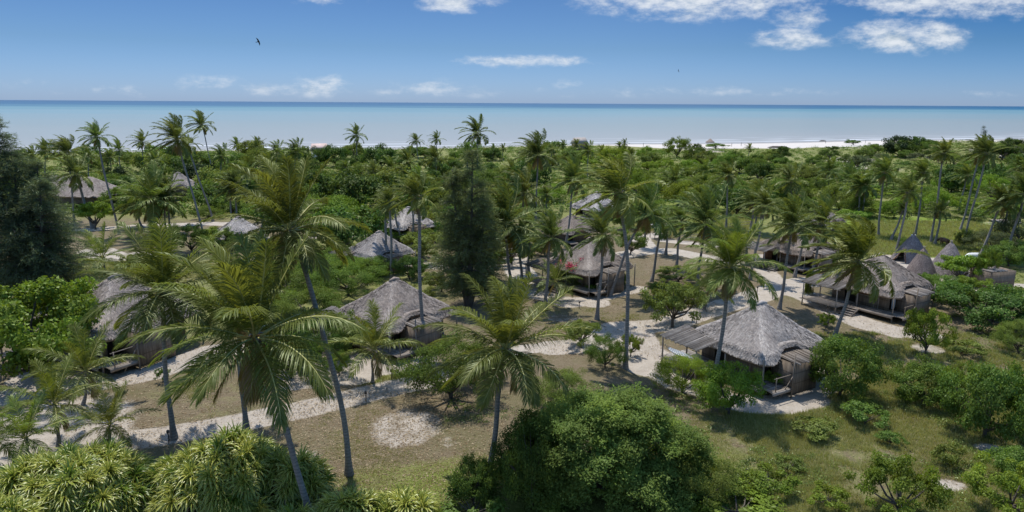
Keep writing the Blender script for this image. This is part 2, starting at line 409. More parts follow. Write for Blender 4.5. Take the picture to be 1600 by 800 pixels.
def sea_material():
    m, nt, N, L, out = new_mat("sea water")
    geo = N.new("ShaderNodeNewGeometry"); pos = geo.outputs["Position"]
    sp = N.new("ShaderNodeSeparateXYZ"); L.new(pos, sp.inputs[0])
    x, y = sp.outputs[0], sp.outputs[1]
    s = mathn(N, L, 'SUBTRACT', y, mathn(N, L, 'ADD', mathn(N, L, 'MULTIPLY', x, 0.33), 336.0))
    s = mathn(N, L, 'SUBTRACT', s, mathn(N, L, 'MULTIPLY', mathn(N, L, 'SINE', mathn(N, L, 'MULTIPLY', x, 0.035)), 4.0))
    mp = N.new("ShaderNodeMapping"); mp.inputs["Scale"].default_value = (0.3, 1.0, 1); L.new(pos, mp.inputs[0])
    nbig = noise(N, L, 0.0022, 4, mp.outputs[0])
    sn = mathn(N, L, 'MULTIPLY', s, mrange(N, L, nbig, 0.3, 0.7, 0.65, 1.4))
    rp = N.new("ShaderNodeValToRGB"); cr = rp.color_ramp
    L.new(mathn(N, L, 'LOGARITHM', mathn(N, L, 'MAXIMUM', mathn(N, L, 'ADD', mathn(N, L, 'MULTIPLY', sn, 0.1), 1.0), 1.0), 2000.0), rp.inputs[0])
    stops = [(0.0, (0.33, 0.30, 0.26)), (0.25, (0.27, 0.265, 0.235)), (0.48, (0.215, 0.24, 0.215)), (0.64, (0.15, 0.23, 0.235)), (0.725, (0.085, 0.185, 0.20)), (0.78, (0.010, 0.070, 0.13)), (1.0, (0.005, 0.05, 0.11))]
    cr.elements[0].position, cr.elements[0].color = stops[0][0], stops[0][1] + (1,)
    cr.elements[1].position, cr.elements[1].color = stops[-1][0], stops[-1][1] + (1,)
    for p, c_ in stops[1:-1]:
        e = cr.elements.new(p); e.color = c_ + (1,)
    col = rp.outputs[0]
    # lines of breaking waves
    mp2 = N.new("ShaderNodeMapping"); mp2.inputs["Scale"].default_value = (0.12, 1.0, 1); L.new(pos, mp2.inputs[0])
    nw = noise(N, L, 0.10, 5, mp2.outputs[0], 0.6)
    sw = mathn(N, L, 'ADD', s, mathn(N, L, 'MULTIPLY', nw, 14.0))
    band = mathn(N, L, 'SINE', mathn(N, L, 'MULTIPLY', sw, 0.30))
    foam = mathn(N, L, 'MULTIPLY', mrange(N, L, band, 0.55, 0.95), mrange(N, L, s, 12, 75, 1.0, 0.0))
    foam = mathn(N, L, 'MULTIPLY', foam, mrange(N, L, nw, 0.40, 0.55))
    col = mix(N, L, foam, col, (0.78, 0.79, 0.78))
    b = N.new("ShaderNodeBsdfPrincipled"); L.new(col, b.inputs["Base Color"]); b.inputs["Roughness"].default_value = 0.35
    b.inputs["IOR"].default_value = 1.33; b.inputs["Specular IOR Level"].default_value = 0.35
    bp = N.new("ShaderNodeBump"); bp.inputs["Strength"].default_value = 0.6; bp.inputs["Distance"].default_value = 0.6
    L.new(noise(N, L, 0.25, 6, mp2.outputs[0], 0.65), bp.inputs["Height"]); L.new(bp.outputs[0], b.inputs["Normal"])
    L.new(b.outputs[0], out.inputs[0]); return m

M = {}
M['ground'] = ground_material()
M['sea'] = sea_material()
M['leaf'] = leaf_material("foliage", None, trans=0.42, gloss=0.02, grough=0.5)
M['fine_leaf'] = leaf_material("fine foliage", None, trans=0.42, gloss=0.012, grough=0.5)
M['waxy_leaf'] = leaf_material("waxy foliage", None, trans=0.38, gloss=0.02, grough=0.45)
M['frond'] = leaf_material("palm frond", None, aged=(0.30, 0.22, 0.12), young=(0.26, 0.25, 0.045), trans=0.46, gloss=0.03, grough=0.42, ycut=0.60, dcut=0.92)
M['rachis'] = plain("frond midrib", (0.38, 0.36, 0.11), 0.5, 0.25)
M['needle'] = leaf_material("casuarina needles", None, trans=0.4, gloss=0.02)
M['palm_bark'] = bark_material("palm bark", (0.15, 0.135, 0.12), (0.33, 0.30, 0.265), ring=34.0)
M['bark'] = bark_material("tree bark", (0.055, 0.045, 0.035), (0.14, 0.12, 0.10))
M['coconut'] = plain("coconut husk", (0.20, 0.13, 0.035), 0.5, 0.5, 4.0)
M['stalk'] = plain('orange stalk', (0.42, 0.20, 0.05), 0.6, 0.3)
M['thatch'] = strand_material("palm thatch", (0.19, 0.158, 0.135), (0.52, 0.465, 0.415), tint=(0.20, 0.165, 0.145), scale=0.9)
M['pole'] = strand_material("weathered pole", (0.16, 0.135, 0.11), (0.36, 0.32, 0.28))
M['plank'] = strand_material("deck boards", (0.17, 0.145, 0.12), (0.36, 0.325, 0.29))
M['reed'] = reed_material("reed wall", (0.10, 0.075, 0.052), (0.27, 0.21, 0.155))
M['reed_brown'] = reed_material("brown reed screen", (0.12, 0.055, 0.025), (0.26, 0.13, 0.06))
M['dark'] = plain("dark opening", (0.02, 0.018, 0.015), 0.9)  # near-black colour standing in for the shade inside the huts
M['cloth'] = plain("pale cotton", (0.70, 0.70, 0.68), 0.85, 0.06)
M['curtain'] = plain("pale blue curtain", (0.55, 0.62, 0.68), 0.85, 0.06)
M['rope'] = plain("rope", (0.40, 0.34, 0.25), 0.9)
M['white'] = plain("white paint", (0.72, 0.73, 0.72), 0.5, 0.06)
M['pink_roof'] = plain("pale pink roof", (0.55, 0.42, 0.38), 0.8, 0.15)
M['flower'] = plain("magenta flowers", (0.65, 0.02, 0.10), 0.7, 0.3)
M['cow_brown'] = plain("brown hide", (0.11, 0.055, 0.03), 0.8, 0.3)
M['cow_white'] = plain("white hide", (0.66, 0.65, 0.62), 0.8, 0.1)
M['feather'] = plain("black feathers", (0.015, 0.014, 0.014), 0.8)
M['straw'] = leaf_material("grass blades", (0.27, 0.28, 0.085), aged=(0.50, 0.43, 0.26), young=(0.44, 0.40, 0.17), trans=0.3, gloss=0.02, ycut=0.35, dcut=0.82)
M['weed'] = leaf_material("weeds", (0.125, 0.19, 0.035), aged=(0.2, 0.17, 0.07), young=(0.24, 0.27, 0.06), trans=0.34, gloss=0.03)
M['thicket'] = leaf_material("thicket", (0.100, 0.165, 0.026), aged=(0.2, 0.17, 0.07), young=(0.16, 0.20, 0.045), trans=0.36, gloss=0.015)
M['litter'] = strand_material("dry leaves", (0.16, 0.11, 0.06), (0.46, 0.38, 0.26))

def pandanus_material():
    m, nt, N, L, out = new_mat("striped strap leaf")
    fv = attr(N, "fv"); edge = attr(N, "edge")
    c = mix(N, L, fv, (0.07, 0.15, 0.015), (0.17, 0.26, 0.025))
    c = mix(N, L, mrange(N, L, edge, 0.15, 0.75, 0, 0.92), c, (0.66, 0.62, 0.14))
    c = mix(N, L, mrange(N, L, fv, 0.93, 0.96), c, (0.27, 0.21, 0.10))
    df = N.new("ShaderNodeBsdfDiffuse"); L.new(c, df.inputs[0])
    tr = N.new("ShaderNodeBsdfTranslucent"); L.new(c, tr.inputs[0])
    s1 = N.new("ShaderNodeMixShader"); s1.inputs[0].default_value = 0.3; L.new(df.outputs[0], s1.inputs[1]); L.new(tr.outputs[0], s1.inputs[2])
    gl = N.new("ShaderNodeBsdfGlossy"); gl.inputs["Roughness"].default_value = 0.35
    s2 = N.new("ShaderNodeMixShader"); s2.inputs[0].default_value = 0.05; L.new(s1.outputs[0], s2.inputs[1]); L.new(gl.outputs[0], s2.inputs[2])
    L.new(s2.outputs[0], out.inputs[0]); return m
M['pandanus'] = pandanus_material()

# ------------------------------------------------------------------ ground with its sandy paths
PATHS = [  # (pixel polyline, width in metres)
    ([(-60, 640), (60, 606), (150, 600), (240, 582), (330, 548), (400, 540)], 3.0),
    ([(120, 705), (200, 688), (270, 678), (350, 664), (470, 640), (560, 618), (640, 600), (700, 585)], 2.7),
    ([(700, 585), (760, 560), (820, 545), (880, 540)], 2.2),
    ([(455, 575), (520, 572), (580, 575), (650, 566)], 3.4),
    ([(450, 598), (520, 590), (560, 588)], 3.0),
    ([(806, 385), (806, 415), (822, 440), (835, 455)], 3.6),
    ([(822, 456), (852, 462), (890, 473), (915, 470), (930, 473)], 3.2),
    ([(865, 543), (925, 538), (965, 512), (1035, 508), (1090, 490), (1150, 472), (1200, 455)], 3.4),
    ([(985, 520), (1000, 548), (1015, 572)], 4.2),
    ([(1015, 572), (1060, 600), (1120, 615)], 2.4),
    ([(1175, 466), (1215, 450), (1260, 462), (1300, 482), (1350, 505), (1400, 518), (1440, 522)], 3.4),
    ([(1220, 450), (1198, 425), (1185, 408), (1190, 400)], 2.6),
    ([(1220, 448), (1262, 440), (1300, 438), (1340, 425)], 4.0),
    ([(975, 398), (1010, 392), (1050, 392), (1100, 402), (1160, 410)], 3.6),
    ([(1010, 385), (1000, 372), (1030, 366)], 3.0),
    ([(1040, 376), (1080, 380), (1110, 384)], 2.4),
    ([(390, 372), (440, 373), (485, 370), (570, 366)], 3.0),
    ([(90, 362), (150, 358), (210, 353), (330, 349), (400, 352)], 3.2),
    ([(150, 392), (180, 404), (215, 398)], 4.5),
    ([(640, 410), (680, 415), (730, 418), (800, 412)], 3.5),
    ([(650, 375), (700, 372), (760, 376)], 3.0),
    ([(1392, 404), (1430, 425), (1480, 440), (1540, 452), (1620, 452)], 5.0),
    ([(1400, 405), (1480, 408), (1500, 436)], 4.0),
    ([(1160, 630), (1215, 632), (1262, 622)], 3.0),
    ([(1240, 565), (1275, 585), (1262, 615)], 2.5),
    ([(920, 470), (985, 455), (1000, 450)], 1.8),
    ([(60, 590), (130, 600)], 4.0),
]
PATCHES = [  # loose sandy patches: px, py, rx m, ry m, strength
    (635, 668, 2.5, 2.9, 0.57), (40, 700, 5.0, 7.0, 0.9), (1480, 758, 1.1, 0.7, 0.62), (1545, 700, 0.9, 0.7, 0.6), (1450, 545, 1.6, 1.5, 0.52),
    (1015, 560, 2.2, 3.0, 0.9), (520, 565, 5.0, 4.5, 0.55), (1420, 470, 2, 2, 0.3), (1560, 350, 4, 3, 0.45), (480, 712, 1.2, 0.8, 0.45),
    (880, 498, 2, 1.4, 0.46), (1270, 600, 2.0, 2.0, 0.6), (700, 690, 0.8, 0.8, 0.45), (1330, 250, 12, 14, 0.62), (1360, 262, 10, 12, 0.55),
    (1575, 235, 14, 16, 0.6), (1470, 245, 8, 12, 0.5), (1100, 235, 10, 14, 0.62), (1240, 245, 10, 10, 0.4), (1000, 240, 10, 16, 0.5),
]
GREENS = [  # px, py, rx m, ry m, amount
    (1500, 370, 26, 26, 1.0), (1400, 350, 24, 30, 0.9), (1600, 420, 26, 18, 0.78), (1050, 330, 26, 20, 0.9), (1140, 350, 16, 14, 0.8),
    (1450, 640, 10, 8, 0.42), (1250, 720, 9, 7, 0.5), (1150, 760, 7, 5, 0.7), (1560, 700, 6, 6, 0.5), (1400, 560, 9, 6, 0.38),
    (120, 430, 12, 14, 0.6), (540, 385, 16, 8, 0.65), (520, 395, 10, 10, 0.55), (330, 620, 6, 5, 0.35), (600, 590, 7, 1.5, 0.6), (850, 770, 12, 4, 0.9),
    (250, 440, 12, 14, 0.5), (450, 460, 18, 16, 0.7), (1300, 660, 6, 5, 0.6), (1340, 620, 5, 4, 0.3), (1220, 680, 5, 4, .5),
]
def seg_dist(x, y, A, B):
    ax, ay = A[:2]; bx, by = B[:2]; dx, dy = bx - ax, by - ay
    t = np.clip(((x - ax) * dx + (y - ay) * dy) / (dx * dx + dy * dy + 1e-9), 0, 1)
    return np.hypot(x - ax - t * dx, y - ay - t * dy)
PATH_W = [([G(*q) for q in pl], w) for pl, w in PATHS]
PATCH_W = [(G(a, b), rx, ry, s) for a, b, rx, ry, s in PATCHES]
GREEN_W = [(G(a, b), rx, ry, s) for a, b, rx, ry, s in GREENS]
def path_mask(x, y):
    s = np.zeros_like(x)
    for pts, w in PATH_W:
        for A, B in zip(pts[:-1], pts[1:]):
            if abs((A[1] + B[1]) / 2) > 1e5: continue
            d = seg_dist(x, y, A, B)
            s = np.maximum(s, 1 - sstep(w / 2 - 0.75, w / 2 + 0.75, d))
    return s
def ground_masks(x, y):
    path = path_mask(x, y)
    sand = path.copy()
    for c, rx, ry, st in PATCH_W:
        q = ((x - c[0]) / rx) ** 2 + ((y - c[1]) / ry) ** 2
        sand = np.maximum(sand, st * np.clip(1.35 - q * 0.75, 0, 1))
    s = shore(x) - y
    green = np.zeros_like(x) + 0.12
    for c, rx, ry, st in GREEN_W:
        q = ((x - c[0]) / rx) ** 2 + ((y - c[1]) / ry) ** 2
        green = np.maximum(green, st * np.clip(1.4 - q * 0.9, 0, 1))
    green = np.maximum(green, 0.75 * sstep(100, 125, y))
    edge = 16 + 46 * sstep(40, 75, x) + 10 * (fbm(x * 0.05, y * 0.0 + 3) - 0.5)
    beach = 1 - sstep(edge - 6, edge + 6, s)
    duneb = sstep(edge, edge + 10, s) * (1 - sstep(edge + 25, edge + 75, s)) * sstep(95, 150, x)
    sand = np.maximum(sand, duneb * 0.8 * fbm(x * 0.06 + 9, y * 0.06))
    wet = 1 - sstep(2, 12, s)
    return path, sand, green, beach, wet
def build_ground():
    ys = [-40, -10, 4]
    while ys[-1] < 14: ys.append(ys[-1] + 2.0)
    while ys[-1] < 520: ys.append(ys[-1] * 1.0058)
    ts = np.concatenate([[-6, -3, -2, -1.4, -1.1], np.linspace(-0.92, 0.92, 380), [1.1, 1.4, 2, 3, 6]])
    ys = np.array(ys); wy = np.maximum(ys, 22.0)
    X = ts[None, :] * wy[:, None]; Y = np.repeat(ys[:, None], len(ts), 1)
    Z = hgt(X, Y)
    Z[Y < 8] = 0
    path, sand, green, beach, wet = ground_masks(X, Y)
    Z = Z - 0.05 * path                                # paths are trodden in a little
    V = np.stack([X, Y, Z], 2).reshape(-1, 3)
    n, k = X.shape
    i = (np.arange(n - 1)[:, None] * k + np.arange(k - 1)[None, :]).ravel()
    Q = np.stack([i, i + 1, i + k + 1, i + k], 1)
    pm = path.ravel()[Q].mean(1) > 0.5
    bm_ = beach.ravel()[Q].mean(1) > 0.5
    at = {"sand": sand.ravel(), "green": green.ravel(), "beach": beach.ravel(), "wet": wet.ravel()}
    for nm, sel in (("ground", ~pm & ~bm_), ("sand_path", pm & ~bm_), ("beach", bm_)):
        q = Q[sel]; us, inv = np.unique(q, return_inverse=True)
        me = mesh_of(nm, V[us], [inv.reshape(q.shape)], [M['ground']], smooth=True, fv={kk: vv[us] for kk, vv in at.items()})
        tag(link(nm, me), kind='structure')
    # the sea, out to the horizon
    xs = np.array([-60000, -20000, -6000, -2000, -800, -400, -200, 0, 200, 400, 800, 2000, 6000, 20000, 60000.])
    yy = np.array([150, 250, 300, 350, 400, 500, 700, 1200, 3000, 8000, 20000, 90000.])
    X, Y = np.meshgrid(xs, yy); V = np.stack([X, Y, np.full_like(X, SEA_Z)], 2).reshape(-1, 3)
    n, k = X.shape; i = (np.arange(n - 1)[:, None] * k + np.arange(k - 1)[None, :]).ravel()
    me = mesh_of("sea", V, [np.stack([i, i + 1, i + k + 1, i + k], 1)], [M['sea']])
    tag(link("sea", me), kind='structure')
build_ground()

REG = []      # every plant that gets its label from where it stands
# ------------------------------------------------------------------ coconut palms
WIND = np.array([-1.0, 0.12, 0.0])
def make_crown(seed, nf=26, nl=60, lw=0.05, L0=4.0, wind=0.5, dead=2, upright=False, seg=9):
    rng = np.random.default_rng(seed)
    V = []; Q = []; T = []; A = []; MI_q = []; MI_t = []; n0 = 0
    tot = nf + dead
    for i in range(tot):
        isdead = i >= nf
        az = i * 2.39996 + rng.uniform(-.25, .25)
        k = i / max(1, nf - 1)
        if isdead: el = math.radians(rng.uniform(-75, -45)); az = rng.uniform(0, 6.28)
        elif upright: el = math.radians(80 - 88 * k + rng.uniform(-6, 6))
        else: el = math.radians(84 - 112 * k ** 1.15 + rng.uniform(-7, 7))
        L = L0 * (0.72 + 0.33 * math.sin(math.pi * min(1, k * 0.8 + 0.15))) * rng.uniform(0.9, 1.08)
        if isdead: L *= 0.75
        d = np.array([math.cos(az) * math.cos(el), math.sin(az) * math.cos(el), math.sin(el)])
        P = [np.array([d[0] * 0.12, d[1] * 0.12, 0.0])]; D = [d]
        g = rng.uniform(0.85, 1.25) * (0.85 if upright else 1.0); w = wind * rng.uniform(0.7, 1.3)
        for s in range(seg):
            t = (s + 1) / seg
            d = d + (np.array([0, 0, -1.0]) * g * (0.10 + 0.35 * t) + WIND * w * (0.08 + 0.34 * t)) * (3.0 / seg) * (1.15 - abs(d[2]) * 0.3)
            d = d / np.linalg.norm(d)
            P.append(P[-1] + d * L / seg); D.append(d)
        P = np.array(P); D = np.array(D)
        S = nrm(np.cross(D, np.array([0, 0, 1.0]) + 0.02 * rng.normal(size=3))); Nn = nrm(np.cross(S, D))
        ageb = rng.uniform(0.0, 0.55) + (0.30 * max(0, k - 0.55) / 0.45 if not isdead else 0)
        if k < 0.12: ageb = 0.60 + 0.1 * rng.random()
        age = 0.99 if isdead else min(ageb, 0.86)
        # midrib
        rr = np.linspace(0.048, 0.012, seg + 1) * (L0 / 4)
        th = np.array([0, 2.1, 4.2])
        RV = (P[:, None] + rr[:, None, None] * (np.cos(th)[None, :, None] * S[:, None] + np.sin(th)[None, :, None] * Nn[:, None])).reshape(-1, 3)
        q = []
        for a in range(seg):
            for b in range(3):
                c = (b + 1) % 3; q.append([a * 3 + b, a * 3 + c, a * 3 + 3 + c, a * 3 + 3 + b])
        V.append(RV); Q.append(np.array(q) + n0); MI_q.append(np.ones(len(q), int)); A.append(np.full(len(RV), age)); n0 += len(RV)
        # leaflets
        nn = nl if not isdead else nl // 2
        tt = np.linspace(0.13, 0.995, nn); tt = np.concatenate([tt, tt]); sg = np.concatenate([np.ones(nn), -np.ones(nn)])
        if not isdead and rng.random() < 0.75:     # wind-torn gaps
            keep = rng.random(len(tt)) > 0.06; tt = tt[keep]; sg = sg[keep]
        tt = np.clip(tt + rng.normal(0, 0.004, len(tt)), 0.1, 1)
        f = tt * seg; i0 = np.minimum(f.astype(int), seg - 1); fr = (f - i0)[:, None]
        B = P[i0] * (1 - fr) + P[i0 + 1] * fr; Dt = nrm(D[i0] * (1 - fr) + D[i0 + 1] * fr)
        St = nrm(S[i0] * (1 - fr) + S[i0 + 1] * fr); Nt = nrm(Nn[i0] * (1 - fr) + Nn[i0 + 1] * fr)
        an = np.radians(28 + 42 * tt ** 1.4)[:, None]
        droop = rng.uniform(0.15, 0.5) if not isdead else 1.2
        ld = St * sg[:, None] * np.cos(an) + Dt * np.sin(an) + Nt * rng.uniform(0.12, 0.34) - np.array([0, 0, 1.0]) * droop * 0.55
        ld = ld + WIND * w * 0.22 + rng.normal(0, 0.07, ld.shape)
        ld = nrm(ld)
        ll = (0.265 * L0 * np.sin(np.pi * (0.12 + 0.80 * tt)) ** 0.7 * rng.uniform(0.88, 1.1, len(tt)))[:, None]
        ld2 = nrm(ld + np.array([0, 0, -1.0]) * (0.35 + droop) + WIND * w * 0.5)
        Wd = nrm(np.cross(ld, nrm(np.cross(Dt, ld)) + rng.normal(0, 0.25, ld.shape)))
        hw = lw * (L0 / 4) / 2
        Pm = B + ld * ll * 0.52; Pt = Pm + ld2 * ll * 0.48
        m_ = len(tt)
        LV = np.stack([B - Wd * hw * 0.8, B + Wd * hw * 0.8, Pm + Wd * hw, Pm - Wd * hw, Pt], 1).reshape(-1, 3)
        b = n0 + np.arange(m_) * 5
        V.append(LV); Q.append(np.stack([b, b + 1, b + 2, b + 3], 1)); MI_q.append(np.zeros(m_, int))
        T.append(np.stack([b + 3, b + 2, b + 4], 1)); MI_t.append(np.zeros(m_, int))
        av = np.repeat(np.clip(age + rng.normal(0, 0.05, m_), 0, 0.90 if not isdead else 1.0), 5)
        tipy = np.tile(np.array([0, 0, 0.03, 0.03, 0.08]), m_) if not isdead else 0
        A.append(np.minimum(av + tipy, 0.91 if not isdead else 1)); n0 += m_ * 5
    return mesh_of("crown", np.vstack(V), [np.vstack(Q), np.vstack(T)], [M['frond'], M['rachis']],
                   midx=np.concatenate(MI_q + MI_t), fv=np.concatenate(A))
CROWN = {
    'hi': [make_crown(s, 27, 88, 0.040, wind=0.26 + 0.1 * (s % 3), dead=5) for s in (11, 12, 13, 14)],
    'mid': [make_crown(s, 27, 46, 0.070, wind=0.95 + 0.18 * (s % 3), dead=3 + s % 2) for s in (21, 22, 23, 24, 25)],
    'lo': [make_crown(s, 24, 24, 0.12, wind=0.95 + 0.15 * (s % 3), dead=2, seg=7) for s in (31, 32, 33, 34)],
    'young': [make_crown(s, 14, 62, 0.046, wind=0.22, dead=1, upright=True) for s in (41, 42, 43)],
}
def coconuts_mesh(seed=3):
    rng = np.random.default_rng(seed); mb = MB()
    th = np.linspace(0, math.pi, 6)
    for i in range(13):
        a = rng.uniform(0, 6.28); r = rng.uniform(0.2, 0.36); z = rng.uniform(-0.55, -0.12)
        c = np.array([math.cos(a) * r, math.sin(a) * r, z]); R = rng.uniform(0.10, 0.14)
        mb.tube(np.array([c + np.array([0, 0, -math.cos(t) * R * 1.15]) for t in th]), np.maximum(np.sin(th) * R, 0.01), 7)
    for i in range(5):
        a = rng.uniform(0, 6.28)
        mb.tube([(0, 0, 0.1), (math.cos(a) * .3, math.sin(a) * .3, 0.12), (math.cos(a) * .42, math.sin(a) * .42, -0.35)], [0.025, 0.018, 0.008], 4)
    return mb.mesh("coconut_bunch", [M['coconut']], smooth=True)
NUTS = coconuts_mesh()
PC = (0.128, 0.172, 0.042)
def palm(bx, by, cx, cy, R, q=None, mid=None, lab=None, young=False, thick=1.0, nuts=None, col=PC, group=None, dy=0.0, stalks=False):
    """base pixel, crown pixel (top of the trunk), crown radius in pixels"""
    B = G(bx, by); C = AT(cx, cy, B[1] + dy)
    if C[2] < B[2] + 0.5: C[2] = B[2] + 0.5
    R = R * (0.94 if R > 60 else 0.84 if not young else 1.0)
    dep = depth(C); Rm = min(max(R * dep / F_PX, 1.2), 5.4)
    H = C[2] - B[2]
    root = empty("coconut_palm", tuple(B))
    rng = random.Random(int(bx * 7 + by * 13 + cx))
    # trunk
    n = max(6, int(H / 0.45))
    t = np.linspace(0, 1, n)
    P0 = np.zeros(3); P2 = C - B
    if mid is not None:
        Mw = AT(mid[0], mid[1], B[1]) - B; tm = min(0.9, max(0.1, Mw[2] / H))
        P1 = (Mw - (1 - tm) ** 2 * P0 - tm ** 2 * P2) / (2 * tm * (1 - tm))
    else:
        P1 = P2 * 0.5 + np.array([P2[0] * 0.10 + rng.uniform(-.25, .25), rng.uniform(-.3, .3), 0])
    P = (1 - t[:, None]) ** 2 * P0 + 2 * (t * (1 - t))[:, None] * P1 + t[:, None] ** 2 * P2
    P[:, 0] += 0.05 * np.sin(t * 9 + bx); P[:, 1] += 0.05 * np.sin(t * 7 + by)
    r = 0.86 * (0.135 + 0.045 * (1 - t) + 0.15 * np.exp(-t * H / 0.55)) * thick * (0.55 if young else 1.0)
    r = r * (1 + 0.035 * np.sin(np.arange(n) * 2.6)); r[-1] *= 0.9
    P = np.vstack([P[:1] - [0, 0, 0.25], P]); r = np.concatenate([[r[0] * 1.05], r])
    mb = MB(); mb.tube(P, r, 8)
    # old leaf bases, a ragged collar under the crown
    rg = np.random.default_rng(int(bx + by))
    for k in range(3 if young else 14 if R > 22 else 6):
        a = rg.uniform(0, 6.28); z = rg.uniform(-0.5, 0.05); o = P2 + np.array([0, 0, z])
        e = np.array([math.cos(a), math.sin(a), rg.uniform(-0.3, 1.1)])
        mb.tube([o, o + e * 0.28, o + e * 0.28 + np.array([e[0] * .15, e[1] * .15, -0.05])], [0.06, 0.04, 0.015], 4)
    mb.build("trunk", M['palm_bark'], root, smooth=True)
    if q is None: q = 'young' if young else ('hi' if dep < 48 else 'mid' if dep < 115 else 'lo')
    me = CROWN[q][rng.randrange(len(CROWN[q]))]
    s = Rm / (3.45 if q != 'young' else 2.9)
    cr = link("crown", me, root, tuple(P2), None, (s, s, s * rng.uniform(0.94, 1.06)))
    cr.rotation_euler = (rng.uniform(-.08, .08), min(0.22, max(-0.22, (P2[0] - P[-4][0]) * 0.15)), rng.uniform(-0.55, 0.55))
    if dep < 60: col = (col[0] * 1.28, col[1] * 1.16, col[2] * 0.95)
    k = rng.uniform(0.85, 1.15); cr.color = (col[0] * k * rng.uniform(.9, 1.12), col[1] * k, col[2] * k * rng.uniform(.85, 1.1), 1)
    if (nuts if nuts is not None else (not young and dep < 70)):
        nu = link("coconut_bunch", NUTS, root, (P2[0], P2[1], P2[2] - 0.02), rng.uniform(0, 6), None)
    if stalks:
        b = MB(); rg2 = np.random.default_rng(2)
        for k_ in range(34):
            a = rg2.uniform(0, 6.28); e = np.array([math.cos(a) * .45, math.sin(a) * .45, rg2.uniform(-.25, .55)]) * rg2.uniform(.7, 1.3)
            b.tube([P2 + [0, 0, .05], P2 + e * .6 + [0, 0, .1], P2 + e], [.022, .018, .008], 4)
        b.build("flower_stalks", M['stalk'], root)
    root['category'] = 'palm'
    root['group'] = group or ('young coconut palms in the sand' if young else 'coconut palms between the huts')
    kind = "young" if young else ("very tall" if H > 12.5 else "tall" if H > 9 else "medium height" if H > 6 else "short")
    REG.append(dict(o=root, px=cx, py=cy, kind=f"{kind} coconut palm", lab=lab, d=dep))
    return root

